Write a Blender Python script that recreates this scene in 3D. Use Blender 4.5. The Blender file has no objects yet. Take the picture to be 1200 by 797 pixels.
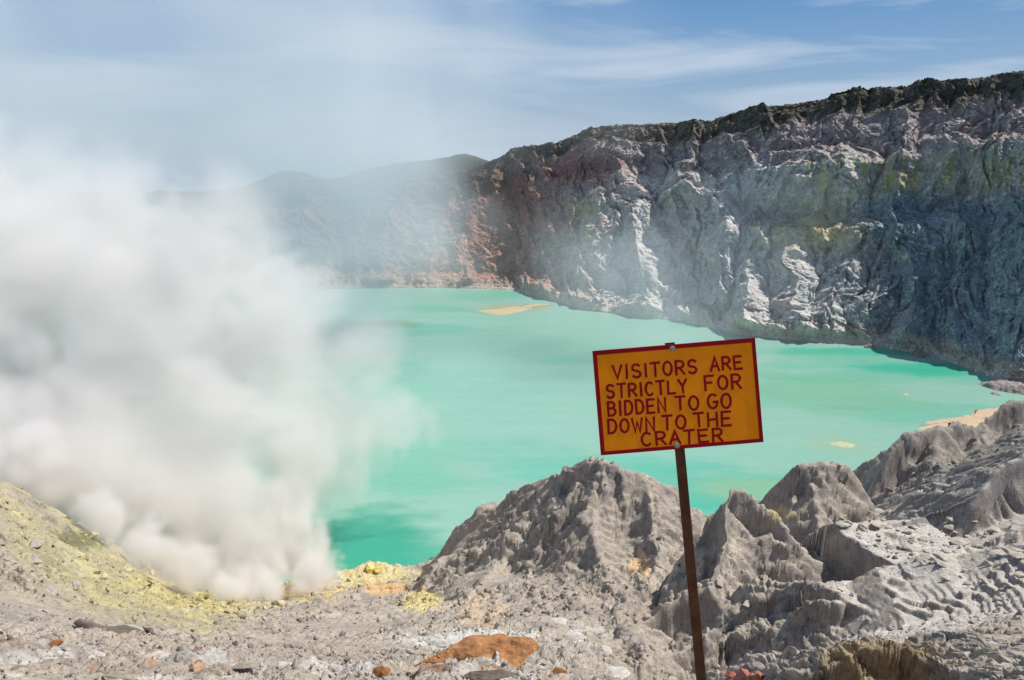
import bpy, bmesh, math, random
import numpy as np
from mathutils import Vector, Matrix

random.seed(7)
RNG = np.random.default_rng(11)
C = bpy.context.scene.collection
F32 = np.float32

# ------------------------------------------------------------------ camera
CAM_Z = 150.0                     # eye height above the lake (lake surface is z = 0)
PITCH = math.radians(13.9)
FPX = 942.0                       # focal length in photo pixels (1200 wide)
cam_d = bpy.data.cameras.new("camera")
cam_d.sensor_width = 36.0
cam_d.lens = FPX / 1200.0 * 36.0
cam_d.clip_start = 0.1
cam_d.clip_end = 60000
cam = bpy.data.objects.new("camera", cam_d)
C.objects.link(cam)
cam.location = (0, 0, CAM_Z)
cam.rotation_euler = (math.pi / 2 - PITCH, 0, 0)
bpy.context.scene.camera = cam

# ------------------------------------------------------------------ light
SUN_EL, SUN_AZ = math.radians(53), math.radians(74)     # azimuth clockwise from +Y (view direction)
sc = bpy.context.scene
w = bpy.data.worlds.new("World")
sc.world = w
w.use_nodes = True
nt = w.node_tree
nt.nodes.clear()
wout = nt.nodes.new("ShaderNodeOutputWorld")
wbg = nt.nodes.new("ShaderNodeBackground")
sky = nt.nodes.new("ShaderNodeTexSky")
sky.sky_type = 'NISHITA'
sky.sun_disc = False
sky.sun_elevation = SUN_EL
sky.sun_rotation = SUN_AZ
sky.altitude = 2300
sky.air_density = 1.0
sky.dust_density = 0.2
sky.ozone_density = 1.6
wbg.inputs['Strength'].default_value = 0.13
# the lower sky pales towards the horizon; thin streaks of cirrus cross it
tc = nt.nodes.new("ShaderNodeTexCoord")
sep = nt.nodes.new("ShaderNodeSeparateXYZ")
nt.links.new(tc.outputs['Generated'], sep.inputs[0])
grad = nt.nodes.new("ShaderNodeValToRGB")
els = grad.color_ramp.elements
els[0].position = 0.0; els[0].color = (0.42, 0.55, 0.70, 1)
els[1].position = 0.55; els[1].color = (0.10, 0.31, 0.68, 1)
e1 = els.new(0.09); e1.color = (0.26, 0.44, 0.69, 1)
e2 = els.new(0.19); e2.color = (0.085, 0.29, 0.64, 1)
nt.links.new(sep.outputs['Z'], grad.inputs[0])
gsc = nt.nodes.new("ShaderNodeVectorMath"); gsc.operation = 'SCALE'; gsc.inputs['Scale'].default_value = 5.9
nt.links.new(grad.outputs[0], gsc.inputs[0])
hz = nt.nodes.new("ShaderNodeMapRange"); hz.interpolation_type = 'SMOOTHERSTEP'
hz.inputs['From Min'].default_value = 0.12; hz.inputs['From Max'].default_value = 0.6
hz.inputs['To Min'].default_value = 0.92; hz.inputs['To Max'].default_value = 0.0
nt.links.new(sep.outputs['Z'], hz.inputs[0])
mixh = nt.nodes.new("ShaderNodeMix"); mixh.data_type = 'RGBA'
nt.links.new(hz.outputs[0], mixh.inputs['Factor'])
nt.links.new(sky.outputs[0], mixh.inputs[6]); nt.links.new(gsc.outputs[0], mixh.inputs[7])
mp = nt.nodes.new("ShaderNodeMapping")
mp.inputs['Scale'].default_value = (2.4, 2.4, 17)
mp.inputs['Rotation'].default_value = (0, math.radians(5), 0)
mp.inputs['Location'].default_value = (1.3, 0.7, 0.35)
nt.links.new(tc.outputs['Generated'], mp.inputs[0])
cn = nt.nodes.new("ShaderNodeTexNoise")
cn.inputs['Scale'].default_value = 1.0; cn.inputs['Detail'].default_value = 8
cn.inputs['Roughness'].default_value = 0.56; cn.inputs['Distortion'].default_value = 0.7
nt.links.new(mp.outputs[0], cn.inputs['Vector'])
cr = nt.nodes.new("ShaderNodeValToRGB")
cr.color_ramp.elements[0].position = 0.46; cr.color_ramp.elements[0].color = (0, 0, 0, 1)
cr.color_ramp.elements[1].position = 0.66; cr.color_ramp.elements[1].color = (0.85, 0.85, 0.85, 1)
nt.links.new(cn.outputs[0], cr.inputs[0])
mix = nt.nodes.new("ShaderNodeMix"); mix.data_type = 'RGBA'
nt.links.new(cr.outputs[0], mix.inputs['Factor'])
nt.links.new(mixh.outputs[2], mix.inputs[6])
mix.inputs[7].default_value = (3.7, 4.4, 5.3, 1)
nt.links.new(mix.outputs[2], wbg.inputs[0])
nt.links.new(wbg.outputs[0], wout.inputs[0])

sun_d = bpy.data.lights.new("sun", 'SUN')
sun_d.energy = 4.8
sun_d.angle = math.radians(0.5)
sun_d.color = (1.0, 0.945, 0.86)
sun = bpy.data.objects.new("sun", sun_d)
C.objects.link(sun)
sdir = Vector((math.sin(SUN_AZ) * math.cos(SUN_EL), math.cos(SUN_AZ) * math.cos(SUN_EL), math.sin(SUN_EL)))
sun.rotation_euler = (-sdir).to_track_quat('-Z', 'Y').to_euler()
sun.location = (200, 100, 500)

sc.view_settings.view_transform = 'Standard'
sc.view_settings.look = 'None'
sc.view_settings.exposure = 0.13
sc.view_settings.gamma = 1.0
sc.view_settings.use_curve_mapping = False
sc.render.engine = 'CYCLES'
sc.cycles.use_denoising = True
sc.cycles.max_bounces = 12
sc.cycles.diffuse_bounces = 2
sc.cycles.glossy_bounces = 2
sc.cycles.transmission_bounces = 2
sc.cycles.transparent_max_bounces = 6
sc.cycles.volume_bounces = 10
sc.cycles.volume_step_rate = 1.5
sc.cycles.volume_max_steps = 400
SMOKE = True

# ------------------------------------------------------------------ helpers
def pix(u, v, y):
    """the point seen at photo pixel (u, v), y metres in front of the eye -> x, y, z (lake = 0)"""
    dv = (398.5 - v) / FPX
    ry = math.cos(PITCH) + dv * math.sin(PITCH)
    rz = -math.sin(PITCH) + dv * math.cos(PITCH)
    return ((u - 600) / FPX / ry * y, y, CAM_Z + rz / ry * y)

def lakepix(u, v):
    """where the eye ray through (u, v) meets the lake"""
    dv = (398.5 - v) / FPX
    ry = math.cos(PITCH) + dv * math.sin(PITCH)
    rz = -math.sin(PITCH) + dv * math.cos(PITCH)
    y = -CAM_Z / (rz / ry)
    return ((u - 600) / FPX / ry * y, y)

def sstep(a, b, x):
    t = np.clip((x - a) / (b - a), 0, 1)
    return t * t * (3 - 2 * t)

def hash2(ix, iy, seed):
    h = (ix.astype(np.uint32) * np.uint32(374761393) + iy.astype(np.uint32) * np.uint32(668265263)
         + np.uint32((seed * 2654435761) & 0xffffffff))
    h = (h ^ (h >> np.uint32(13))) * np.uint32(1274126177)
    h = h ^ (h >> np.uint32(16))
    h = h * np.uint32(2246822519)
    h = h ^ (h >> np.uint32(15))
    return (h & np.uint32(0xffffff)).astype(F32) * F32(1 / 16777216.0)

def perlin(x, y, seed=0):
    """gradient noise, about -1..1"""
    xi = np.floor(x); yi = np.floor(y)
    fx = (x - xi).astype(F32); fy = (y - yi).astype(F32)
    xi = xi.astype(np.int64); yi = yi.astype(np.int64)
    ux = fx * fx * fx * (fx * (fx * 6 - 15) + 10)
    uy = fy * fy * fy * (fy * (fy * 6 - 15) + 10)
    def g(ox, oy):
        a = hash2(xi + ox, yi + oy, seed) * F32(2 * math.pi)
        return np.cos(a) * (fx - ox) + np.sin(a) * (fy - oy)
    n0 = g(0, 0); n1 = g(1, 0)
    a = n0 + ux * (n1 - n0)
    n0 = g(0, 1); n1 = g(1, 1)
    b = n0 + ux * (n1 - n0)
    return (a + uy * (b - a)) * F32(1.5)

def fbm(x, y, oct=4, seed=0, gain=0.5, lac=2.03):
    s = 0; a = 1.0
    for o in range(oct):
        s = s + a * perlin(x, y, seed + o * 17)
        x = x * lac + 13.7; y = y * lac - 7.3; a *= gain
    return s

def perlin3(x, y, z, seed=0):
    xi = np.floor(x); yi = np.floor(y); zi = np.floor(z)
    fx = (x - xi).astype(F32); fy = (y - yi).astype(F32); fz = (z - zi).astype(F32)
    xi = xi.astype(np.int32).astype(np.uint32); yi = yi.astype(np.int32).astype(np.uint32); zi = zi.astype(np.int32).astype(np.uint32)
    ux = fx * fx * (3 - 2 * fx); uy = fy * fy * (3 - 2 * fy); uz = fz * fz * (3 - 2 * fz)
    sd = np.uint32((seed * 2654435761 + 977) & 0xffffffff)
    def g(ox, oy, oz):
        h = ((xi + np.uint32(ox)) * np.uint32(374761393) + (yi + np.uint32(oy)) * np.uint32(668265263)
             + (zi + np.uint32(oz)) * np.uint32(2147483647 - 1234567) + sd)
        h = (h ^ (h >> np.uint32(15))) * np.uint32(2246822519)
        h = (h ^ (h >> np.uint32(13))) * np.uint32(3266489917)
        h = h ^ (h >> np.uint32(16))
        k = F32(1 / 512.0)
        return (((h & np.uint32(1023)).astype(F32) * k - 1) * (fx - ox) + (((h >> np.uint32(10)) & np.uint32(1023)).astype(F32) * k - 1) * (fy - oy)
                + (((h >> np.uint32(20)) & np.uint32(1023)).astype(F32) * k - 1) * (fz - oz))
    def lx_(oy, oz):
        a = g(0, oy, oz)
        return a + ux * (g(1, oy, oz) - a)
    def ly_(oz):
        a = lx_(0, oz)
        return a + uy * (lx_(1, oz) - a)
    a = ly_(0)
    return (a + uz * (ly_(1) - a)) * F32(1.7)

def cellular(x, y, seed=0):
    """distance to nearest and second nearest feature point, and the nearest cell's random id"""
    xi = np.floor(x).astype(np.int64); yi = np.floor(y).astype(np.int64)
    f1 = np.full(x.shape, 9, F32); f2 = np.full(x.shape, 9, F32); cid = np.zeros(x.shape, F32)
    for i in (-1, 0, 1):
        for j in (-1, 0, 1):
            hx = hash2(xi + i, yi + j, seed); hy = hash2(xi + i, yi + j, seed + 5)
            d = np.sqrt(((xi + i + hx) - x) ** 2 + ((yi + j + hy) - y) ** 2).astype(F32)
            near = d < f1
            f2 = np.where(near, f1, np.minimum(f2, d))
            cid = np.where(near, hash2(xi + i, yi + j, seed + 9), cid)
            f1 = np.where(near, d, f1)
    return f1, f2, cid

def facets(x, y, seed):
    """broken stone: every cell a plane of its own height and tilt, with a crack between neighbours"""
    xi = np.floor(x); yi = np.floor(y)
    fx = (x - xi).astype(F32); fy = (y - yi).astype(F32)
    xi = xi.astype(np.int64); yi = yi.astype(np.int64)
    f1 = np.full(x.shape, 9, F32); f2 = f1.copy(); val = np.zeros(x.shape, F32)
    for i in (-1, 0, 1):
        for j in (-1, 0, 1):
            h = hash2(xi + i, yi + j, seed); h2 = hash2(xi + i, yi + j, seed + 5)
            ox = fx - i - h; oy = fy - j - h2
            d = ox * ox + oy * oy
            h3 = (h * 57.3) % 1.0; h4 = (h2 * 91.7) % 1.0; h5 = ((h + h2) * 37.1) % 1.0
            near_ = d < f1
            f2 = np.where(near_, f1, np.minimum(f2, d))
            val = np.where(near_, h3 + (h4 - 0.5) * 1.3 * ox + (h5 - 0.5) * 1.3 * oy, val)
            f1 = np.where(near_, d, f1)
    e = np.sqrt(f2) - np.sqrt(f1)
    return (val - 0.5) * sstep(0.0, 0.10, e) - 0.25 * sstep(0.12, 0.0, e)

def gully(px, py, dx, dy, seed=0):
    """stripes running down the slope: (dx, dy) is the contour direction"""
    xi = np.floor(px); yi = np.floor(py)
    fx = (px - xi).astype(F32); fy = (py - yi).astype(F32)
    xi = xi.astype(np.int64); yi = yi.astype(np.int64)
    va = np.zeros(px.shape, F32); wt = np.zeros(px.shape, F32)
    for i in (-1, 0, 1):
        for j in (-1, 0, 1):
            hx = hash2(xi + i, yi + j, seed); hy = hash2(xi + i, yi + j, seed + 3)
            qx = fx - i - hx; qy = fy - j - hy
            wgt = np.exp(-(qx * qx + qy * qy) * 4.2)
            va += np.cos((qx * dx + qy * dy) * F32(6.2832)) * wgt
            wt += wgt
    return va / (wt + 1e-6)

def polyline_dist(x, y, pts):
    """nearest distance to a polyline, the z along it there, and the side (sign)"""
    best = np.full(x.shape, 1e9, F32); zz = np.zeros(x.shape, F32); side = np.ones(x.shape, F32)
    tt = np.zeros(x.shape, F32); n = len(pts) - 1
    over = np.zeros(x.shape, F32)
    cum = 0.0
    for k in range(n):
        ax, ay, az = pts[k]; bx, by, bz = pts[k + 1]
        ex, ey = bx - ax, by - ay
        L = ex * ex + ey * ey + 1e-9
        traw = ((x - ax) * ex + (y - ay) * ey) / L
        t = np.clip(traw, 0, 1)
        dx_ = x - (ax + t * ex); dy_ = y - (ay + t * ey)
        d = np.sqrt(dx_ * dx_ + dy_ * dy_)
        m = d < best
        best = np.where(m, d, best)
        zz = np.where(m, az + t * (bz - az), zz)
        side = np.where(m, np.where(ex * dy_ - ey * dx_ >= 0, 1, -1), side)
        ov = np.zeros(x.shape, F32); le = math.sqrt(L)
        tt = np.where(m, cum + t * le, tt); cum += le
        if k == 0: ov = np.maximum(ov, -traw * le)
        if k == n - 1: ov = np.maximum(ov, (traw - 1) * le)
        over = np.where(m, ov, over)
    return best, zz, side, tt, over

def grid_mesh(name, X, Y, Z, mat, col=None, smooth=True, attrs=None):
    n, m = X.shape
    me = bpy.data.meshes.new(name)
    co = np.empty((n * m, 3), F32)
    co[:, 0] = X.ravel(); co[:, 1] = Y.ravel(); co[:, 2] = Z.ravel()
    idx = np.arange(n * m, dtype=np.int32).reshape(n, m)
    q = np.stack([idx[:-1, :-1], idx[:-1, 1:], idx[1:, 1:], idx[1:, :-1]], -1).reshape(-1)
    nf = (n - 1) * (m - 1)
    me.vertices.add(n * m); me.vertices.foreach_set("co", co.ravel())
    me.loops.add(nf * 4); me.loops.foreach_set("vertex_index", q)
    me.polygons.add(nf)
    me.polygons.foreach_set("loop_start", np.arange(0, nf * 4, 4, dtype=np.int32))
    me.polygons.foreach_set("use_smooth", np.full(nf, smooth, dtype=bool))
    me.update(calc_edges=True)
    if col is not None:
        at = me.attributes.new("albedo", 'FLOAT_COLOR', 'POINT')
        c4 = np.ones((n * m, 4), F32); c4[:, :3] = col.reshape(-1, 3)
        at.data.foreach_set("color", c4.ravel())
    me.materials.append(mat)
    o = bpy.data.objects.new(name, me)
    C.objects.link(o)
    return o

def tag(o, label=None, cat=None, group=None, kind=None):
    if label: o["label"] = label
    if cat: o["category"] = cat
    if group: o["group"] = group
    if kind: o["kind"] = kind
    return o

def lerp3(a, b, t):
    return a + (np.asarray(b, F32) - a) * t[..., None]

# ------------------------------------------------------------------ materials
def new_mat(name):
    m = bpy.data.materials.new(name); m.use_nodes = True
    t = m.node_tree
    return m, t, t.nodes["Principled BSDF"]

def rock_mat(name, s1, s2, bump, use_attr=True, base=(0.35, 0.33, 0.3), vary=0.35, rough=0.9):
    """rock: albedo from the mesh's mineral map (or one colour) broken up by two scales of mottling, with grain in the bump"""
    m, t, p = new_mat(name)
    N, L = t.nodes, t.links
    if use_attr:
        a = N.new("ShaderNodeAttribute"); a.attribute_name = "albedo"; src = a.outputs['Color']
    else:
        a = N.new("ShaderNodeRGB"); a.outputs[0].default_value = (*base, 1); src = a.outputs[0]
    g = N.new("ShaderNodeTexCoord")
    n1 = N.new("ShaderNodeTexNoise"); n1.inputs['Scale'].default_value = s1; n1.inputs['Detail'].default_value = 6; n1.inputs['Roughness'].default_value = 0.65
    n2 = N.new("ShaderNodeTexNoise"); n2.inputs['Scale'].default_value = s2; n2.inputs['Detail'].default_value = 4; n2.inputs['Roughness'].default_value = 0.7
    L.new(g.outputs['Object'], n1.inputs['Vector']); L.new(g.outputs['Object'], n2.inputs['Vector'])
    n3 = N.new("ShaderNodeTexNoise"); n3.noise_type = 'RIDGED_MULTIFRACTAL'; n3.inputs['Scale'].default_value = s1 * 1.7; n3.inputs['Detail'].default_value = 5
    n3.inputs['Roughness'].default_value = 0.55; n3.inputs['Lacunarity'].default_value = 2.2
    L.new(g.outputs['Object'], n3.inputs['Vector'])
    sc3 = N.new("ShaderNodeMath"); sc3.operation = 'MULTIPLY'; sc3.inputs[1].default_value = -0.11
    L.new(n3.outputs[0], sc3.inputs[0])
    add0 = N.new("ShaderNodeMath"); add0.operation = 'ADD'
    L.new(n1.outputs[0], add0.inputs[0]); L.new(n2.outputs[0], add0.inputs[1])
    add = N.new("ShaderNodeMath"); add.operation = 'ADD'
    L.new(add0.outputs[0], add.inputs[0]); L.new(sc3.outputs[0], add.inputs[1])
    mr = N.new("ShaderNodeMapRange")
    mr.inputs['From Min'].default_value = 0.55; mr.inputs['From Max'].default_value = 1.15
    mr.inputs['To Min'].default_value = 1 - vary; mr.inputs['To Max'].default_value = 1 + vary
    L.new(add.outputs[0], mr.inputs[0])
    mul = N.new("ShaderNodeVectorMath"); mul.operation = 'SCALE'
    L.new(src, mul.inputs[0]); L.new(mr.outputs[0], mul.inputs['Scale'])
    L.new(mul.outputs[0], p.inputs['Base Color'])
    p.inputs['Roughness'].default_value = rough
    p.inputs['Specular IOR Level'].default_value = 0.15
    b = N.new("ShaderNodeBump"); b.inputs['Strength'].default_value = 0.8; b.inputs['Distance'].default_value = bump
    L.new(add.outputs[0], b.inputs['Height']); L.new(b.outputs[0], p.inputs['Normal'])
    return m

M_ground = rock_mat("ash_rock", 0.55, 2.8, 0.42, vary=0.42)
M_wall = rock_mat("crater_rock", 0.11, 0.6, 2.8, vary=0.42)
M_hill = rock_mat("hill_scrub", 0.02, 0.1, 3.0)

# ------------------------------------------------------------------ near terrain (the inner slope of the crater below the viewpoint)
def rbf_surface(pts, X, Y):
    P = np.array(pts, np.float64)
    def coord(x, y):
        return x / (y + 6.0) * 120.0, 46.0 * np.log(y + 4.0)
    a, b = coord(P[:, 0], P[:, 1])
    # smooth the residual to the mean slope
    trend = 150 - 0.66 * P[:, 1]
    D = np.sqrt((a[:, None] - a[None]) ** 2 + (b[:, None] - b[None]) ** 2)
    K = D                                     # biharmonic-like linear kernel in 2D: sharp enough, no overshoot
    n = len(P)
    A = np.zeros((n + 3, n + 3)); A[:n, :n] = K - np.eye(n) * 0.6
    Q = np.stack([np.ones(n), a, b], 1); A[:n, n:] = Q; A[n:, :n] = Q.T
    wv = np.linalg.solve(A, np.concatenate([P[:, 2] - trend, np.zeros(3)]))
    ga, gb = coord(X, Y)
    out = wv[n] + wv[n + 1] * ga + wv[n + 2] * gb
    out = out.astype(F32)
    for k in range(n):
        out += F32(wv[k]) * np.sqrt((ga - a[k]) ** 2 + (gb - b[k]) ** 2).astype(F32)
    return out + (150 - 0.66 * Y).astype(F32)

BASE = []
def col_pts(u, *vy):
    for v, y in vy: BASE.append(pix(u, v, y))
for u in (-260, -100):
    col_pts(u, (797, 26), (760, 38), (700, 62), (640, 90), (590, 115), (550, 140), (540, 170))
col_pts(0, (797, 27), (760, 42), (705, 72), (640, 110), (590, 140), (562, 165), (570, 205))
col_pts(100, (797, 28), (755, 50), (705, 92), (660, 135), (622, 182), (622, 220))
col_pts(200, (797, 28), (762, 55), (722, 115), (695, 180), (676, 225), (668, 250))
col_pts(300, (797, 30), (766, 60), (740, 108), (718, 160), (702, 215), (684, 248))
col_pts(400, (797, 30), (770, 60), (745, 108), (720, 155), (702, 195), (688, 228), (676, 252))
col_pts(500, (797, 32), (770, 62), (745, 100), (722, 145), (698, 195), (675, 240), (656, 266))
col_pts(600, (797, 32), (765, 60), (735, 102), (702, 145), (668, 185), (655, 225))
col_pts(700, (797, 32), (772, 58), (742, 96), (702, 142), (660, 172), (650, 215))
col_pts(780, (800, 30), (828, 55), (818, 90), (790, 118), (740, 140), (690, 158), (665, 200))
col_pts(830, (800, 30), (828, 55), (822, 90), (797, 122), (760, 134), (700, 152), (660, 190))
col_pts(900, (800, 30), (818, 55), (808, 90), (778, 115), (742, 128), (700, 145), (655, 180), (640, 215))
col_pts(1000, (835, 35), (822, 52), (800, 66), (768, 92), (742, 108), (712, 124), (672, 150), (640, 180), (612, 212))
col_pts(1100, (835, 40), (815, 50), (782, 60), (757, 75), (737, 92), (712, 108), (694, 122), (664, 142), (622, 172), (584, 205), (545, 232))
col_pts(1200, (800, 42), (762, 62), (732, 86), (702, 104), (664, 132), (622, 150), (585, 170), (530, 215), (490, 250))
col_pts(1320, (800, 42), (750, 62), (712, 86), (670, 110), (610, 140), (560, 170), (500, 215), (460, 260))
col_pts(1480, (800, 42), (750, 62), (700, 86), (640, 110), (580, 140), (540, 170), (480, 215), (440, 260))
for a in (-1.0, -0.6, -0.3, 0, 0.3, 0.6, 1.0):
    for y, z in ((0.5, 148.2), (2.2, 147.6), (5, 145.4), (10, 141.6), (19, 134.6)):
        BASE.append((a * y, y, z))
# lake bed beyond the shore
for x, y in ((-330, 330), (-220, 300), (-140, 285), (-70, 290), (-20, 320), (40, 300), (90, 290), (140, 300), (190, 330), (250, 380)):
    BASE.append((x, y, -14.0))
for x, y in ((-420, 300), (-330, 240), (-240, 215)):
    BASE.append((x, y, 25.0))
for x, y in ((330, 420), (420, 470), (500, 500)):
    BASE.append((x, y, 6.0))

# grid: columns of constant x / y, rows getting wider with distance
QUAL = 1.0
A0, A1, NCOL = -0.86, 0.86, int(1650 * QUAL)
acol = np.linspace(A0, A1, NCOL)
yrow = np.concatenate([np.linspace(0.6, 21, 90, endpoint=False), np.geomspace(21, 300, int(1130 * QUAL)), np.geomspace(301, 520, 90)])
GA, GY = np.meshgrid(acol, yrow)
GA = GA.astype(F32); GY = GY.astype(F32)
GX = GA * GY
CELL = np.maximum(np.gradient(yrow)[:, None], (acol[1] - acol[0]) * GY).astype(F32)

def grad_xy(H):
    dHda = np.gradient(H, acol[1] - acol[0], axis=1).astype(F32)
    dHdy = np.gradient(H, yrow, axis=0).astype(F32)
    hx = dHda / GY
    return hx, dHdy - GA * hx

H = rbf_surface(BASE, GX, GY)

# ridges, spurs and pillars: crest line (u, v, y), slope on the left of the crest's direction, slope on its right,
# cap = vertical drop of the cliff at the crest (left, right)
wamp = np.clip(GY / 80, 0.1, 1)
WX = (fbm(GX / 13.0, GY / 13.0, 2, 41) * 1.3 + fbm(GX / 34.0, GY / 34.0, 2, 43) * 3.4) * wamp
WY = (fbm(GX / 13.0, GY / 13.0, 2, 42) * 1.3 + fbm(GX / 34.0, GY / 34.0, 2, 44) * 3.4) * wamp
def lod(lam):
    return sstep(1.6, 4.0, lam / CELL)
def blur(Z_, rx, ry):
    for _ in range(2):
        for ax, r in ((1, rx), (0, ry)):
            pad = [(0, 0), (0, 0)]; pad[ax] = (r + 1, r)
            c = np.cumsum(np.pad(Z_.astype(np.float64), pad, mode='edge'), axis=ax)
            n_ = Z_.shape[ax]
            hi_ = np.take(c, np.arange(2 * r + 1, 2 * r + 1 + n_), axis=ax); lo_ = np.take(c, np.arange(0, n_), axis=ax)
            Z_ = ((hi_ - lo_) / (2 * r + 1)).astype(F32)
    return Z_
def smax(a, b, k):
    h = np.clip(0.5 + 0.5 * (b - a) / k, 0, 1)
    return a + (b - a) * h + k * h * (1 - h)
ROCKMASK = np.zeros_like(H)
def ridge(crest, sl, sr, cap=(0, 0), capw=1.2, k=1.5, warp=1.0, rough=1.0, seed=1, top=0.0, ext=22.0, fall=1.3, flute=1.0):
    pts = [pix(*c) for c in crest]
    ys = [p[1] for p in pts]
    r0 = int(np.searchsorted(yrow, min(ys) - 60)); r1 = int(np.searchsorted(yrow, max(ys) + 60))
    ylo = max(min(ys) - 60, 6.0)
    c0 = int(np.searchsorted(acol, min((p[0] - 60) / (p[1] + (-60 if p[0] - 60 < 0 else 60)) if p[1] > 75 else -9 for p in pts)))
    c1 = int(np.searchsorted(acol, max((p[0] + 60) / (p[1] + (60 if p[0] + 60 < 0 else -60)) if p[1] > 75 else 9 for p in pts)))
    w_ = (slice(r0, r1), slice(c0, c1))
    gx, gy, cell, wx, wy, h = GX[w_], GY[w_], CELL[w_], WX[w_], WY[w_], H[w_]
    d, z, side, t, over = polyline_dist(gx + wx * warp * 0.55, gy + wy * warp * 0.55, pts)
    left = side > 0
    sl_ = np.where(left, sl, sr)
    d = np.maximum(d - top, 0)
    cw = np.maximum(capw, 3.2 * cell)
    rc = 1.6 * cell
    d = np.sqrt(d * d + rc * rc) - rc
    drop = np.where(left, cap[0], cap[1]) * sstep(0.0, 1.0, d / cw) + sl_ * d + np.maximum(1.0 - sl_, 0) * over
    drop = drop + np.maximum(d - ext, 0) * np.maximum(fall - sl_, 0)
    R = z - drop + rough * fbm(gx / 6.0, gy / 6.0, 2, seed) * 0.7
    # flutes worn down both flanks, running away from the crest
    sgn = np.where(left, 37.0, 0.0)
    wob_ = fbm(gx / 11, gy / 11, 2, seed + 300) * 1.5
    keep = flute * sstep(0.15, 0.45, sl_) * np.clip(gy / 130, 0.1, 1.2)
    for lam, amp in ((10.0, 1.9), (4.6, 1.25), (2.1, 0.85), (1.0, 0.45)):
        fl_ = np.abs(perlin((t + wob_ * min(lam, 4) * 0.3) / lam + sgn, d / (lam * 5.5) + seed * 3.1, seed + int(lam * 10)))
        R = R - keep * amp * (0.55 - np.minimum(fl_ * 1.8, 1.0) ** 0.8) * sstep(0.0, lam * 0.9, d) * sstep(1.2, 3.0, lam * 1.3 / cell)
    hn = smax(h, R, k)
    ROCKMASK[w_] = np.maximum(ROCKMASK[w_], sstep(-1.0, 0.5, R - hn + 0.5))
    H[w_] = hn

# big grey peak left of the sign, its shoulder to the shore and the spurs towards the viewer
ridge([(512, 655, 275), (560, 607, 250), (620, 578, 222), (662, 549, 197), (706, 542, 188), (750, 556, 186), (792, 582, 186), (822, 612, 186), (835, 650, 188)], 0.95, 0.85, (0, 1), k=2.0, seed=3)
ridge([(664, 548, 196), (684, 541, 191), (706, 540, 188)], 1.3, 1.5, (5, 6), capw=1.6, k=0.6, seed=4, warp=0.4, top=1.2)
ridge([(705, 545, 188), (692, 600, 176), (698, 650, 162), (716, 700, 140), (736, 745, 112), (750, 790, 82)], 0.75, 0.95, k=2.5, seed=5)
ridge([(640, 566, 208), (600, 630, 196), (580, 668, 178), (560, 700, 158)], 0.55, 0.6, k=3, seed=6)
ridge([(752, 556, 186), (765, 610, 172), (768, 650, 160), (752, 680, 150)], 0.7, 0.9, k=2, seed=7)
# central pillar and its shaded left cliff
ridge([(826, 606, 151), (838, 583, 152), (856, 577, 152), (884, 590, 151), (908, 604, 150), (930, 640, 147)], 1.5, 1.1, (3, 2), k=0.9, seed=8, warp=0.5)
ridge([(846, 588, 150), (850, 640, 144), (842, 670, 139), (832, 690, 134), (850, 712, 130), (880, 722, 128), (925, 738, 124)], 0.62, 1.6, (0, 6), capw=1.5, k=1.0, seed=9, warp=0.5)
ridge([(772, 690, 156), (790, 655, 154), (815, 628, 152), (845, 618, 150)], 1.1, 1.3, (0, 3), k=1.2, seed=10, warp=0.6)
ridge([(740, 735, 132), (775, 715, 134), (806, 700, 135), (832, 692, 135)], 0.7, 1.4, (0, 3), k=1.0, seed=11, warp=0.5)
ridge([(775, 772, 112), (800, 760, 116), (830, 745, 118), (838, 738, 120)], 0.9, 1.3, (0, 2), k=1.0, seed=12, warp=0.5)
# pillar in the shore gap
ridge([(892, 596, 203), (915, 570, 202), (935, 552, 200), (965, 544, 200), (990, 552, 200), (1006, 572, 200), (1018, 592, 200)], 1.7, 1.5, (2, 3), k=1.0, seed=13, warp=0.6, top=0.8)
ridge([(960, 546, 200), (955, 590, 192), (962, 625, 184)], 1.0, 1.2, k=1.0, seed=14, warp=0.5)
# ridge at the right shore
ridge([(1014, 596, 236), (1030, 552, 240), (1046, 522, 243), (1062, 508, 245), (1100, 500, 250), (1152, 498, 262), (1180, 474, 268), (1215, 462, 275), (1300, 430, 290), (1420, 400, 300)], 1.3, 1.25, (4, 5), capw=2, k=1.2, seed=15, warp=0.8)
ridge([(1100, 500, 250), (1090, 545, 235), (1072, 585, 218)], 0.8, 0.9, k=1.5, seed=16)
ridge([(1160, 498, 262), (1150, 545, 230), (1120, 590, 205)], 0.8, 0.9, k=1.5, seed=17)
ridge([(1340, 470, 175), (1250, 508, 170), (1185, 545, 165), (1150, 590, 160), (1128, 620, 158)], 0.9, 0.7, (3, 0), capw=1.5, k=1.2, seed=18)
ridge([(1300, 590, 140), (1230, 610, 142), (1170, 632, 146)], 0.4, 0.8, (0, 2), k=1.2, seed=19)
# layered slab with its dark front edge
ridge([(974, 612, 152), (984, 624, 149), (1010, 640, 144), (1058, 664, 133), (1066, 676, 128), (1100, 684, 124), (1132, 692, 119)], 0.06, 1.4, (0, 7), capw=0.9, k=0.5, seed=20, warp=0.35, rough=0.35, flute=0.5)
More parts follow.
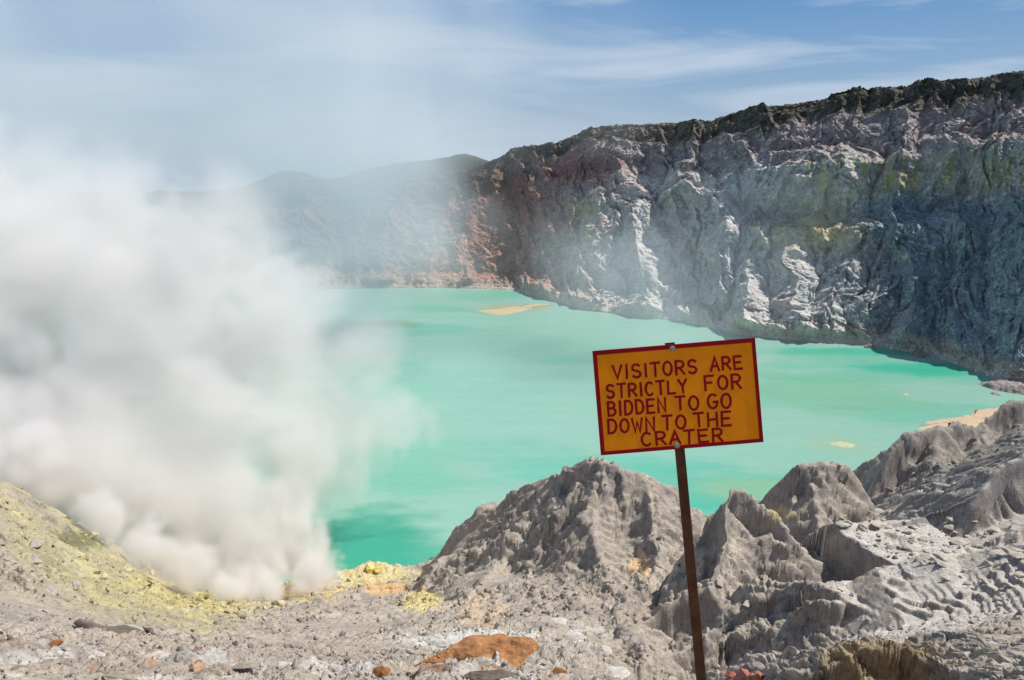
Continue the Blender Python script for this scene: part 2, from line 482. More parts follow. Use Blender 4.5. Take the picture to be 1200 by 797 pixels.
# track-like bench and its lip
ridge([(958, 684, 118), (985, 698, 114), (1012, 712, 110), (1045, 722, 107), (1080, 726, 106)], 0.25, 1.3, (0, 3), capw=0.9, k=0.6, seed=21, warp=0.35, rough=0.4, flute=0.5)
ridge([(1062, 742, 98), (1100, 740, 97), (1150, 728, 96), (1210, 712, 94), (1330, 685, 90)], 0.10, 1.3, (0, 2.6), capw=0.6, k=0.5, seed=22, warp=0.3, rough=0.3, flute=0.5)
ridge([(882, 704, 126), (915, 690, 126), (950, 684, 122)], 0.5, 1.1, (0, 2), k=0.8, seed=23, warp=0.5)
ridge([(905, 728, 116), (940, 712, 114), (985, 704, 112)], 0.6, 1.1, (0, 2), k=0.8, seed=24, warp=0.5)
# tan knob in front of the bench
ridge([(905, 812, 56), (940, 788, 56), (978, 770, 56), (1012, 758, 56), (1042, 752, 56), (1072, 760, 55), (1105, 775, 53), (1150, 792, 51), (1190, 806, 50)], 0.75, 1.8, (0, 1.5), capw=0.8, k=0.5, seed=25, warp=0.22, rough=0.35)
# dark bank and ledges at the lower left
ridge([(84, 712, 78), (112, 726, 75), (150, 742, 70), (205, 760, 62), (250, 772, 56)], 0.85, 1.3, (0, 1.6), capw=0.6, k=0.5, seed=26, warp=0.3, rough=0.35)
ridge([(-60, 640, 92), (20, 668, 88), (70, 700, 82)], 0.8, 0.7, (0, 1.5), k=1.2, seed=27, warp=0.5)
# grey mound in front of the vents
ridge([(300, 722, 165), (360, 705, 180), (420, 697, 190), (470, 702, 188), (520, 722, 168)], 0.62, 0.3, k=5, seed=28, rough=0.5, flute=0.5)
ridge([(396, 672, 248), (430, 660, 252), (452, 662, 252), (478, 668, 252)], 0.5, 0.45, k=1.5, seed=29)
# bedded layers on the slab and on the benches to its right: tilted thin beds that break off in steps
U = 600 + GX / GY * FPX * 0.93
px_u = U
bed = sstep(960, 1010, px_u) * sstep(205, 175, GY) * sstep(84, 96, GY)
bed = np.maximum(bed, 0.15 * sstep(1120, 1180, px_u) * sstep(240, 205, GY) * sstep(84, 96, GY))
# ---- small-scale relief
hx, hy = grad_xy(H)
slope = np.sqrt(hx * hx + hy * hy)
def lod(lam):
    return sstep(1.6, 4.0, lam / CELL)
for lam, amp, seed in ((30, 2.0, 50), (13, 1.0, 51), (6.0, 0.4, 52)):
    hx, hy = grad_xy(blur(H, int(8 * QUAL), int(3 * QUAL) + 1))
    s = np.sqrt(hx * hx + hy * hy) + 1e-4
    st = sstep(0.35, 1.1, s) * (sstep(2.0, 1.2, s) if lam < 20 else 1.0)
    ox = fbm(GX / lam * 0.7, GY / lam * 0.7, 1, seed + 60) * 0.35
    g_ = gully(GX / lam + ox, GY / lam - ox, -hy / s, hx / s, seed)
    H = H + amp * g_ * st * (1 - bed) * lod(lam) * np.clip((GY - 20) / 120, 0.02, 1.0)
near = np.clip(GY / 60, 0.35, 1.0)
bedl = 0.75 * sstep(75, 55, GY) * sstep(26, 30, GY) * sstep(760, 700, px_u)
def terrace(Hh, step, tx, ty, sharp, warp_amp, seed):
    q = (Hh - tx * GX - ty * GY) / step + warp_amp * fbm(GX / 11, GY / 11, 3, seed)
    fl = np.floor(q); fr = q - fl
    st_ = sstep(0.5 - sharp, 0.5 + sharp, fr)
    return (fl + st_ - q) * step
hx, hy = grad_xy(H)
flat = sstep(1.05, 0.55, np.sqrt(hx * hx + hy * hy))
H = H + terrace(H, 1.25, -0.13, -0.25, 0.12, 0.75, 90) * bed * flat * 0.8 * sstep(0.0, 0.4, fbm(GX / 16, GY / 10, 3, 95))
trk = sstep(1005, 1040, px_u) * sstep(112, 106, GY) * sstep(80, 86, GY)
H = H + terrace(H, 0.45, 0.06, -0.12, 0.16, 0.35, 92) * trk * flat
H = H + terrace(H, 0.85, -0.10, -0.28, 0.11, 1.0, 91) * bedl * np.maximum(flat, 0.7)
# keep the ground well clear of the eye
H = np.where(GY < 20, np.minimum(H, np.interp(GY, [0, 2.2, 5, 10, 20], [148.3, 147.7, 145.6, 141.9, 135.0]).astype(F32) + 0.1 * fbm(GX, GY, 3, 99)), H)
H = H - 14 * sstep(258, 282, GY) * sstep(-15, -60, GX) - 6 * sstep(285, 300, GY) * sstep(120, 60, GX)
NEAR_H = H
# crags, knobs and grain pushed out along the surface, so that steep faces are as rough as flat ones
hx, hy = grad_xy(blur(H, int(7 * QUAL), int(3 * QUAL) + 1))
inv = 1 / np.sqrt(1 + hx * hx + hy * hy)
NX, NY, NZ = -hx * inv, -hy * inv, inv
D = np.zeros_like(H)
steep = sstep(0.5, 1.2, np.sqrt(hx * hx + hy * hy))
CELL3 = CELL * np.sqrt(1 + hx * hx + hy * hy)
def lod3(lam):
    return sstep(1.3, 3.4, lam / CELL3)
warp3 = perlin3(GX / 9, GY / 9, H / 9, 68) * 2.0
for lam, amp, seed in ((9.0, 0.6, 70), (4.4, 0.22, 71), (2.2, 0.22, 72), (1.1, 0.24, 73), (0.55, 0.15, 74), (0.28, 0.08, 75)):
    if not (lod3(lam) > 0).any(): continue
    n = perlin3((GX + warp3) / lam, (GY - warp3) / lam, (H + warp3) / lam * 1.25, seed)
    D += amp * (0.5 * n + 0.5 * (0.42 - np.abs(n) * 1.6)) * lod3(lam) * (0.6 + 0.5 * steep) * np.clip(GY / 45, 0.5, 1)
cov = fbm(GX / 20, GY / 20, 3, 87)
for lam, amp, seed, thr in ((5.0, 0.8, 80, -0.4), (2.1, 0.65, 81, -0.5), (0.95, 0.42, 82, -0.6), (0.45, 0.22, 83, -0.6)):
    if not (lod3(lam) > 0).any(): continue
    q = facets((GX + 0.3 * H + 0.2 * warp3) / lam, (GY + H + 0.2 * warp3) / lam * 0.8, seed)
    D += amp * q * lod3(lam) * sstep(thr - 0.15, thr + 0.35, cov) * np.clip(GY / 45, 0.5, 1)
D *= 1 - 0.72 * bed
SX_, SY_, SH_ = GX + NX * D, GY + NY * D, H + NZ * D

def ground_z(x, y):
    """height of the near terrain at a point"""
    fa = (x / y - A0) / (A1 - A0) * (NCOL - 1)
    fi = np.interp(y, yrow, np.arange(len(yrow)))
    i = int(np.clip(fi, 0, len(yrow) - 2)); j = int(np.clip(fa, 0, NCOL - 2))
    ti, tj = fi - i, fa - j
    h = NEAR_H
    return float((h[i, j] * (1 - tj) + h[i, j + 1] * tj) * (1 - ti) + (h[i + 1, j] * (1 - tj) + h[i + 1, j + 1] * tj) * ti)

def ground_hit(u, v, ymin=8.0):
    """first point of the near terrain along the eye ray through (u, v)"""
    dv = (398.5 - v) / FPX
    ry = math.cos(PITCH) + dv * math.sin(PITCH); rz = -math.sin(PITCH) + dv * math.cos(PITCH)
    y = ymin
    while y < 480:
        x = (u - 600) / FPX / ry * y
        z = CAM_Z + rz / ry * y
        if ground_z(x, y) > z:
            return (x, y, ground_z(x, y))
        y *= 1.0025
    return None

# ---- mineral colours of the near ground
hx, hy = grad_xy(H)
slope = np.sqrt(hx * hx + hy * hy)
n_big = fbm(GX / 28, GY / 28, 4, 200); n_mid = fbm(GX / 7, GY / 7, 4, 201); n_fin = fbm(GX / 1.5, GY / 1.5, 3, 202)
# image row of each ground point (used only to know where the mapped minerals lie)
rr = (H - CAM_Z) / GY
dvv = (rr * math.cos(PITCH) + math.sin(PITCH)) / (math.cos(PITCH) - rr * math.sin(PITCH))
px_v = 398.5 - FPX * dvv
px_u = 600 + GX / GY * FPX * (math.cos(PITCH) + dvv * math.sin(PITCH))
def blob(cx, cy, rx, ry, soft=0.7, seed=300, wob=0.6):
    """patch of ground around the spot seen at (cx, cy)"""
    d = np.sqrt(((px_u - cx) / rx) ** 2 + ((px_v - cy) / ry) ** 2) + wob * n_mid * 0.7 + wob * 0.5 * n_fin
    return sstep(1 + soft * 0.5, 1 - soft * 0.5, d)
col = np.empty(H.shape + (3,), F32)
col[:] = (0.335, 0.287, 0.235)
col = lerp3(col, (0.41, 0.362, 0.30), sstep(-0.2, 0.7, n_big) * 0.6)
col = lerp3(col, (0.21, 0.19, 0.185), sstep(0.1, 0.8, n_mid - 0.2 * n_big) * 0.6)
col = lerp3(col, (0.29, 0.255, 0.205), sstep(0.2, 0.9, fbm(GX / 14, GY / 14, 3, 210)) * 0.5)
# darker colour on the upper right ridges
right = sstep(990, 1100, px_u) * sstep(640, 590, px_v) 
col = lerp3(col, (0.21, 0.195, 0.175), right * 0.7)
# steep rock faces a little browner
col = lerp3(col, (0.235, 0.21, 0.20), sstep(0.9, 1.8, slope) * 0.55)
# sulphur slope at the left
sul = sstep(-20, 60, px_u - (-20) + (px_v - 600) * -0.25) * sstep(330, 250, px_u + (px_v - 700) * 0.4) * sstep(772, 715, px_v + (250 - px_u) * 0.10) * sstep(70, 100, GY)
sul = sul * sstep(-0.9, 0.3, n_big + 0.4 * n_mid + 0.4)
col = lerp3(col, (0.35, 0.315, 0.19), sul * 0.85)
col = lerp3(col, (0.43, 0.375, 0.20), sul * sstep(0.15, 0.6, n_mid) * 0.8)
col = lerp3(col, (0.24, 0.21, 0.12), sul * sstep(0.2, 0.7, -n_mid) * 0.7)
col = lerp3(col, (0.13, 0.13, 0.06), blob(105, 630, 35, 14) * 0.8)
col = lerp3(col, (0.47, 0.39, 0.16), blob(250, 690, 95, 26) * 0.6)
col = lerp3(col, (0.58, 0.42, 0.12), blob(345, 685, 50, 16) * 0.8)
col = lerp3(col, (0.50, 0.42, 0.22), blob(430, 672, 50, 16) * 0.9)
col = lerp3(col, (0.56, 0.45, 0.20), blob(495, 704, 24, 12) * 0.85)
col = lerp3(col, (0.55, 0.33, 0.14), blob(455, 690, 26, 7) * 0.7)
col = lerp3(col, (0.60, 0.42, 0.24), blob(752, 660, 12, 14) * 0.8)
col = lerp3(col, (0.50, 0.36, 0.24), blob(565, 720, 26, 22) * 0.5)
col = lerp3(col, (0.52, 0.42, 0.24), blob(915, 602, 16, 8) * 0.8)
# white crusts
col = lerp3(col, (0.52, 0.50, 0.46), blob(560, 752, 70, 12, seed=5) * 0.8)
col = lerp3(col, (0.50, 0.48, 0.45), blob(690, 750, 40, 22) * sstep(0.0, 0.4, n_mid) * 0.9)
col = lerp3(col, (0.50, 0.47, 0.43), sstep(64, 40, GY) * sstep(760, 640, px_u) * sstep(0.1, 0.6, n_mid + 0.5 * n_fin) * 0.6)
# iron stained patches
col = lerp3(col, (0.22, 0.12, 0.07), sstep(60, 40, GY) * sstep(760, 640, px_u) * sstep(0.45, 0.8, fbm(GX / 3, GY / 3, 3, 222)) * 0.8)
col = lerp3(col, (0.45, 0.20, 0.07), sstep(60, 40, GY) * sstep(760, 640, px_u) * sstep(0.6, 0.95, fbm(GX / 2.2, GY / 2.2, 3, 223)) * 0.5)
col = lerp3(col, (0.30, 0.22, 0.115), blob(1040, 785, 72, 36, 0.4, wob=0.2) * 0.8)
col = lerp3(col, (0.36, 0.15, 0.11), blob(872, 794, 22, 8, 0.5) * 0.8)
# pale beds of the layered slab
col = lerp3(col, (0.47, 0.44, 0.40), bed * sstep(0.9, 0.4, slope) * 0.7)
# wet dark margin at the waterline
col = lerp3(col, (0.20, 0.19, 0.15), sstep(1.2, 0.2, H) * 0.6)
speck = perlin3(SX_ / 0.9, SY_ / 0.9, SH_ / 0.9, 230) + 0.6 * perlin3(SX_ / 0.35, SY_ / 0.35, SH_ / 0.35, 231)
col = lerp3(col, col * 0.5, sstep(0.35, 0.9, speck) * 0.7)
col = lerp3(col, np.minimum(col * 1.25, 0.62), sstep(0.3, 0.9, -speck) * 0.6)
ground = grid_mesh("ground", SX_, SY_, SH_, M_ground, col)
tag(ground, "pale grey eroded rock slopes and ridges inside the crater, yellow with sulphur at the left", "ground", kind="structure")

# the ledge of the rim the viewer stands on, and the slope to either side of the view
ex = np.linspace(-70, 70, 281); ey = np.linspace(-45, 26, 143)
EXX, EYY = np.meshgrid(ex, ey)
EZZ = np.interp(EYY, [-45, -12, 0, 2.2, 5, 10, 20, 26], [154, 149.6, 148.3, 147.7, 145.6, 141.9, 134.6, 129.6]) - 0.35 * sstep(-1, 2, EYY)
EZZ = EZZ - 1.2 * sstep(0.80, 0.60, np.abs(EXX) / np.maximum(EYY, 0.1)) * sstep(1.5, 4, EYY)
EZZ = EZZ + 0.25 * fbm(EXX / 3, EYY / 3, 4, 150) * sstep(1.2, 5, np.hypot(EXX, EYY - 1))
ec = np.empty(EXX.shape + (3,), F32); ec[:] = (0.36, 0.31, 0.255)
ec = lerp3(ec, (0.22, 0.19, 0.165), sstep(0, 0.7, fbm(EXX / 2, EYY / 2, 3, 151)))
ledge = grid_mesh("ground", EXX, EYY, EZZ, M_ground, ec)
tag(ledge, "rocky ledge of the rim at the viewpoint", "ground", kind="structure")

# ------------------------------------------------------------------ far crater wall
base_uv = [(-420, 362), (-200, 352), (100, 345), (300, 341), (430, 339), (520, 338), (600, 341), (640, 352), (680, 364), (740, 371), (800, 378), (830, 385),
           (860, 392), (930, 400), (1000, 405), (1050, 411), (1090, 418), (1120, 428), (1150, 440), (1185, 452), (1260, 470), (1360, 490), (1500, 520)]
rim_uv = [(-420, 215), (-200, 220), (100, 225), (250, 224), (330, 212), (430, 208), (520, 202), (560, 196), (585, 187), (604, 173), (622, 170), (642, 171), (662, 163), (692, 149), (722, 146), (770, 145),
          (830, 142), (870, 129), (915, 123), (960, 118), (1000, 108), (1100, 97), (1200, 83), (1300, 70), (1500, 50)]
bw = np.array([lakepix(*p) for p in base_uv])
b_az = bw[:, 0] / bw[:, 1]
NA, NS = int(2100 * QUAL), int(620 * QUAL)
waz = np.linspace(-0.95, 0.92, NA)
by = np.interp(waz, b_az, bw[:, 1])
# rim: same azimuth, further away
depth_u = [(-420, 330), (300, 300), (600, 250), (800, 215), (1000, 200), (1200, 200), (1500, 200)]
rw = []
for u, v in rim_uv:
    dep = np.interp(u, [d[0] for d in depth_u], [d[1] for d in depth_u])
    dv = (398.5 - v) / FPX
    ry = math.cos(PITCH) + dv * math.sin(PITCH); rz = -math.sin(PITCH) + dv * math.cos(PITCH)
    a = (u - 600) / FPX / ry
    yb = np.interp(a, b_az, bw[:, 1])
    y = yb + dep
    rw.append((a, y, CAM_Z + rz / ry * y))
rw = np.array(rw)
ryy = np.interp(waz, rw[:, 0], rw[:, 1]); rzz = np.interp(waz, rw[:, 0], rw[:, 2])
# profile: s 0..1 -> horizontal fraction t and vertical fraction h
prof_left = ([0, .10, .30, .55, .75, .92, 1], [0, .22, .42, .62, .80, .95, 1], [0, .06, .30, .55, .80, .965, 1])
prof_right = ([0, .05, .28, .36, .46, .60, .70, .90, 1], [0, .10, .36, .40, .52, .57, .72, .92, 1], [0, .02, .27, .40, .46, .68, .76, .965, 1])
S = np.linspace(0, 1, NS)
def prof(p):
    return np.interp(S, p[0], p[1]), np.interp(S, p[0], p[2])
def soft1(a, n=11):
    k = np.ones(n) / n
    return np.convolve(np.pad(a, n // 2, mode='edge'), k, mode='valid')
tl, hl = prof(prof_left); tr_, hr = prof(prof_right)
tl, hl, tr_, hr = [soft1(a) for a in (tl, hl, tr_, hr)]
wu = 600 + waz * FPX * 0.98
mixr = sstep(720, 920, wu)
T = tl[:, None] * (1 - mixr) + tr_[:, None] * mixr
Hh = hl[:, None] * (1 - mixr) + hr[:, None] * mixr
AZ = np.broadcast_to(waz, T.shape)
# arc length along the wall and length up the slope, both in metres
arc = np.concatenate([[0], np.cumsum(np.hypot(np.diff(waz * (by + 100)), np.diff(by + 100)))])
Pm = np.broadcast_to(arc, T.shape).astype(F32)
Qm = (np.cumsum(np.hypot(np.diff(T * 240, axis=0, prepend=0), np.diff(Hh * 190, axis=0, prepend=0)), axis=0)).astype(F32)
PV = Pm + 10 * fbm(Pm / 60, Qm / 60, 3, 400)
QV = Qm + 8 * fbm(Pm / 60, Qm / 60, 3, 401)
damp = (sstep(0.0, 0.05, S)[:, None] * sstep(1.0, 0.93, S)[:, None]).astype(F32)
big = 1 - np.abs(fbm(PV / 95, QV / 240, 2, 410)) * 2
mid = 1 - np.abs(fbm(PV / 42, QV / 90, 2, 411)) * 2
D = big * 15 + mid * 8
W_U = np.broadcast_to(wu, T.shape)
# crests of the main buttresses, traced on the wall: (u, height fraction) pairs, protrusion, half width
butt = [([(735, .46), (745, .30), (752, .10), (758, .0)], 26, 34), ([(700, .56), (690, .30), (676, .0)], 16, 34),
        ([(800, .62), (830, .48), (842, .30), (846, .12)], 24, 36), ([(884, .38), (878, .22), (888, .0)], 28, 26),
        ([(912, .36), (925, .18), (940, .0)], 20, 24), ([(905, .60), (935, .58), (968, .62)], 24, 36),
        ([(1000, .36), (985, .20), (975, .02)], 16, 30), ([(1062, .30), (1066, .14), (1072, .0)], 22, 20),
        ([(960, .72), (968, .62), (970, .54)], 14, 26), ([(610, .80), (640, .40), (640, .0)], 18, 45), ([(560, .75), (540, .35), (520, .0)], 16, 45),
        ([(1110, .42), (1125, .22), (1140, .04)], 16, 40), ([(1190, .5), (1200, .25), (1205, .05)], 18, 45), ([(470, .7), (450, .3), (440, 0)], 18, 50)]
for pts, amp, hw in butt:
    pp = []
    for u, hf in pts:
        j = np.interp((u - 600) / FPX / 0.98, waz, np.arange(NA)); 
        hj = Hh[:, int(j)]
        i = int(np.interp(hf, hj, np.arange(NS)))
        pp.append((float(arc[int(j)]), float(Qm[i, int(j)]), 0.0))
    d = polyline_dist(PV, QV, pp)[0]
    D = np.maximum(D, 0.35 * D + amp * np.clip(1 - d / hw, 0, 1) ** 1.15 + 4 * mid * np.clip(1 - d / hw, 0, 1))
D = D * damp
# gullies down the wall, following the buttresses
dp = arc[1:] - arc[:-1]
def wgrad(Z_):
    gq = np.gradient(Z_, axis=0) / np.maximum(np.gradient(Qm, axis=0), 0.05)
    gp = np.gradient(Z_, axis=1) / np.maximum(np.gradient(Pm, axis=1), 0.05)
    return gp.astype(F32), gq.astype(F32)
for lam, amp, seed in ((34, 4.0, 420), (16, 2.0, 421), (8, 0.9, 422)):
    gp, gq = wgrad(D * 1.2 + Qm * 0.8)
    s = np.sqrt(gp * gp + gq * gq) + 1e-3
    D = D + amp * damp * gully(PV / lam, QV / lam * 0.7, -gq / s, gp / s, seed)
for lam, amp, seed in ((22, 3.0, 430), (10, 2.2, 431), (5, 1.5, 432), (2.4, 1.1, 433), (1.3, 0.65, 434)):
    D = D + amp * damp * (0.5 - np.abs(fbm(PV / lam, QV / lam, 2, seed)))
for lam, amp, seed in ((20, 4.0, 435), (9, 2.8, 436), (4.2, 1.7, 437), (2.0, 0.9, 438)):
    D = D + amp * damp * facets(PV / lam * 0.9, QV / lam * 0.75, seed) * sstep(-0.5, 0.3, fbm(Pm / 70, Qm / 50, 2, seed + 40))
# horizontal bedding ledges in the upper wall
zfrac = Hh + 0.01 * fbm(Pm / 40, Qm / 40, 3, 440)
led = np.sin(zfrac * 2 * math.pi * 13 + 2.5 * fbm(Pm / 150, Qm / 80, 2, 441))
D = D + 1.6 * led * damp * sstep(0.5, 0.7, Hh)
YB = np.broadcast_to(by, T.shape); YR = np.broadcast_to(ryy, T.shape); ZR = np.broadcast_to(rzz, T.shape)
WYc = YB + (YR - YB) * T
WZ = ZR * Hh
nx, nz = 0.74, 0.5
WYd = WYc - nx * D
WZd = WZ + nz * D * 0.6
# crest shrubs: knobbly outline along the rim
rimn = np.clip(fbm(Pm / 7, Qm / 7, 3, 450), -1, 1) * 1.0 + fbm(Pm / 30, Qm / 30, 2, 451) * 0.7 + fbm(Pm / 2.2, Qm / 2.2, 2, 452) * 1.1
WZd = WZd + rimn * sstep(0.88, 0.97, S)[:, None]
WZd = WZd + (-4.0) * sstep(0.012, 0.0, S)[:, None]
WXd = AZ * WYd
# ---- wall colours
wn1 = fbm(Pm / 60, Qm / 45, 4, 460); wn2 = fbm(Pm / 16, Qm / 16, 4, 461); wn3 = fbm(Pm / 9, Qm / 40, 3, 462); wn4 = fbm(Pm / 5, Qm / 5, 3, 463)
wc = np.empty(T.shape + (3,), F32)
wc[:] = (0.27, 0.255, 0.24)
wc = lerp3(wc, (0.40, 0.375, 0.34), sstep(-0.1, 0.7, wn2 + 0.3 * wn4) * 0.65)
wc = lerp3(wc, (0.21, 0.245, 0.255), sstep(0.0, 0.8, wn1) * 0.6)
gy_band = np.exp(-((Hh - 0.60 + 0.02 * wn1) / 0.075) ** 2) * sstep(850, 960, W_U)
wc = lerp3(wc, (0.29, 0.27, 0.17), gy_band * sstep(-0.5, 0.5, wn3) * 0.85)
wc = lerp3(wc, (0.38, 0.31, 0.13), gy_band * sstep(0.2, 0.9, wn3 + 0.5 * wn2) * 0.4)
wc = lerp3(wc, (0.33, 0.27, 0.12), np.exp(-((Hh - 0.40) / 0.09) ** 2) * np.exp(-((W_U - 950) / 55) ** 2) * 0.75)
wc = lerp3(wc, (0.32, 0.275, 0.16), np.exp(-((Hh - 0.42) / 0.2) ** 2) * sstep(560, 640, W_U) * sstep(860, 760, W_U) * sstep(0.0, 0.6, wn1 + 0.3 * wn2) * 0.8)
# slate-blue of skylit shade, painted into the lower right wall
blue = sstep(960, 1080, W_U + 60 * wn1) * sstep(0.56, 0.48, Hh)
wc = lerp3(wc, (0.155, 0.205, 0.23), blue * 0.8)
# purple grey scree under the crest
pur = sstep(0.66, 0.73, Hh + 0.02 * wn2) * sstep(640, 800, W_U)
wc = lerp3(wc, (0.21, 0.175, 0.17), pur * 0.75)
wc = lerp3(wc, (0.33, 0.29, 0.265), pur * sstep(0.2, 0.7, wn2 + 0.3 * wn4) * 0.7)
# red-brown iron rock at the left
red = sstep(730, 585, W_U + 55 * wn1)
wc = lerp3(wc, (0.25, 0.125, 0.085), red * 0.85)
wc = lerp3(wc, (0.32, 0.13, 0.075), red * sstep(0.0, 0.6, wn2) * sstep(0.75, 0.5, Hh) * 0.8)
wc = lerp3(wc, (0.17, 0.055, 0.06), np.exp(-((W_U - 690) / 45) ** 2 - ((Hh - 0.72) / 0.10) ** 2) * 0.7)
wc = lerp3(wc, (0.17, 0.06, 0.055), np.exp(-((W_U - 600) / 30) ** 2 - ((Hh - 0.52) / 0.12) ** 2) * 0.6)
wc = lerp3(wc, (0.50, 0.20, 0.06), np.exp(-((W_U - 527) / 13) ** 2 - ((Hh - 0.09) / 0.10) ** 2) * sstep(-0.5, 0.3, wn4 + 0.4) * 0.85)
wc = lerp3(wc, (0.38, 0.30, 0.25), red * sstep(0.3, 0.8, wn2 + 0.3 * wn1) * sstep(0.5, 0.3, Hh) * 0.7)
# dark scrub on the crest
scrub = sstep(0.83, 0.90, Hh + 0.035 * wn1 + 0.02 * wn2)
scrub = np.maximum(scrub, sstep(0.62, 0.75, Hh) * sstep(640, 540, W_U) * 0.8)
wc = lerp3(wc, (0.075, 0.070, 0.052), scrub * 0.9)
wc = lerp3(wc, (0.15, 0.125, 0.105), sstep(0.85, 0.93, Hh + 0.03 * wn2) * np.exp(-((W_U - 740) / 80) ** 2) * 0.8)
# pale shore rubble
wc = lerp3(wc, (0.36, 0.31, 0.255), sstep(0.05, 0.01, Hh + 0.015 * wn2) * 0.8)
wn5 = fbm(Pm / 2.2, Qm / 2.2, 2, 465)
wc = wc * (1.3 + 0.45 * sstep(610, 720, W_U) * sstep(1040, 940, W_U) * sstep(0.75, 0.6, Hh) - 0.30 * sstep(660, 560, W_U) - 0.15 * scrub)[..., None]  # light put into the colour: lit middle raised, left end held darker
wc = lerp3(wc, np.minimum(wc * 1.7, 0.6), sstep(0.2, 0.7, wn5 + 0.6 * wn4 + 0.4 * wn2) * 0.75)
wc = lerp3(wc, wc * 0.6, sstep(0.25, 0.8, -wn5 + 0.5 * wn2) * 0.6)
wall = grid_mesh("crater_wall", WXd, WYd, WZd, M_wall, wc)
tag(wall, "high rock wall across the lake with dark scrub along its rim", "crater wall", kind="structure")

# hidden back of the rim: falls away outside the crater
hA = np.linspace(-1.6, 1.2, 160); hS = np.linspace(0, 1, 40)
HA, HS = np.meshgrid(hA, hS)
r0 = np.interp(HA, waz, ryy); z0 = np.interp(HA, waz, rzz)
HY = r0 + 2 + HS * 900
HZ = z0 - 3 - 560 * HS
back = grid_mesh("terrain", HA * HY, HY, HZ, M_hill, np.broadcast_to(np.array((0.05, 0.06, 0.04), F32), HA.shape + (3,)))
tag(back, "scrubby outer flank of the mountain behind the crater rim", "terrain", kind="structure")

# ------------------------------------------------------------------ distant hills behind the left rim
hill_uv = [(-300, 240), (100, 235), (220, 228), (290, 216), (330, 198), (355, 200), (385, 210), (420, 200), (460, 190), (500, 186), (530, 181), (546, 178), (560, 182), (580, 190), (620, 200), (700, 215), (900, 230), (1300, 230)]
ha = np.linspace(-0.75, 0.7, 700); hs = np.linspace(0, 1, 160)
hr_ = []
for u, v in hill_uv:
    x, y, z = pix(u, v, 1700.0); hr_.append((x / y, z))
hr_ = np.array(hr_)
crestz = np.interp(ha, hr_[:, 0], hr_[:, 1])
HA2, HS2 = np.meshgrid(ha, hs)
CZ = np.broadcast_to(crestz, HA2.shape)
HY2 = 1150 + 1100 * HS2
tri = 1 - np.abs(HS2 - 0.5) * 2
HX2 = HA2 * HY2
HZ2 = -500 + (CZ + 500) * tri ** 0.8
ero = fbm(HX2 / 160, HY2 / 160, 5, 500)
HZ2 = HZ2 + ero * 26 * np.minimum(1, (1 - tri) * 5) + fbm(HX2 / 25, HY2 / 25, 2, 501) * 2
hc = np.empty(HA2.shape + (3,), F32); hc[:] = (0.045, 0.055, 0.04)
hc = lerp3(hc, (0.12, 0.10, 0.08), sstep(0.0, 0.6, ero))
hills = grid_mesh("hills", HX2, HY2, HZ2, M_hill, hc)
tag(hills, "dim dark hills beyond the far left rim, half hidden by smoke", "hills", kind="structure")

# wide land around the mountain
gp_ = np.linspace(-1, 1, 40)
LX, LY = np.meshgrid(gp_ * 30000, gp_ * 30000)
land = grid_mesh("land", LX, LY, np.full_like(LX, -1900.0), M_hill, np.broadcast_to(np.array((0.06, 0.075, 0.05), F32), LX.shape + (3,)))
tag(land, "wide green lowland around the mountain", "land", kind="structure")

# ------------------------------------------------------------------ lake
lx = np.linspace(-900, 520, 360); ly = np.linspace(150, 960, 300)
LX, LY = np.meshgrid(lx, ly)
LX = LX.astype(F32); LY = LY.astype(F32)
ln1 = fbm(LX / 160, LY / 70, 4, 600); ln2 = fbm(LX / 45, LY / 22, 3, 601)
ln3 = fbm(LX / 14, LY / 6, 3, 602)
lc = np.empty(LX.shape + (3,), F32); lc[:] = (0.355, 0.635, 0.515)
lc = lerp3(lc, (0.33, 0.64, 0.50), sstep(0.0, 0.7, ln1) * 0.7)
lc = lerp3(lc, (0.20, 0.60, 0.43), sstep(0.0, 0.7, -ln1) * 0.7)
def lblob(u, v, rx, ry, wob=0.35):
    x, y = lakepix(u, v)
    d = np.sqrt(((LX - x) / rx) ** 2 + ((LY - y) / ry) ** 2) + wob * ln2 + 0.22 * ln3
    return sstep(1.45, 0.55, d)
lc = lerp3(lc, (0.035, 0.42, 0.27), lblob(430, 632, 24, 26) * 0.9)
lc = lerp3(lc, (0.06, 0.47, 0.32), lblob(455, 650, 32, 14) * 0.8)
lc = lerp3(lc, (0.05, 0.56, 0.37), lblob(1085, 432, 40, 16) * 0.9)
lc = lerp3(lc, (0.07, 0.58, 0.40), lblob(1010, 412, 70, 10) * 0.8)
lc = lerp3(lc, (0.07, 0.56, 0.40), lblob(940, 585, 60, 22) * 0.75)
lc = lerp3(lc, (0.10, 0.58, 0.42), lblob(790, 568, 60, 18) * 0.6)
lc = lerp3(lc, (0.36, 0.60, 0.36), lblob(868, 572, 22, 12) * 0.7)
lc = lerp3(lc, (0.10, 0.60, 0.44), lblob(700, 545, 60, 12) * 0.5)
lc = lerp3(lc, (0.36, 0.66, 0.53), lblob(560, 460, 70, 90) * 0.6)
lc = lerp3(lc, (0.21, 0.56, 0.35), lblob(960, 460, 60, 40) * 0.6)
lc = lerp3(lc, (0.24, 0.40, 0.22), lblob(450, 380, 35, 14) * 0.6)
lc = lerp3(lc, (0.50, 0.52, 0.32), lblob(600, 361, 34, 16) * 0.7)
lc = lerp3(lc, (0.42, 0.60, 0.40), lblob(987, 521, 14, 14) * 0.6)
lc *= 0.66
mw, tw, pw = new_mat("milky_lake_water")
aw = tw.nodes.new("ShaderNodeAttribute"); aw.attribute_name = "albedo"
gs = tw.nodes.new("ShaderNodeTexCoord"); ms = tw.nodes.new("ShaderNodeMapping"); ms.inputs['Scale'].default_value = (0.018, 0.075, 1); ms.inputs['Rotation'].default_value = (0, 0, math.radians(14))
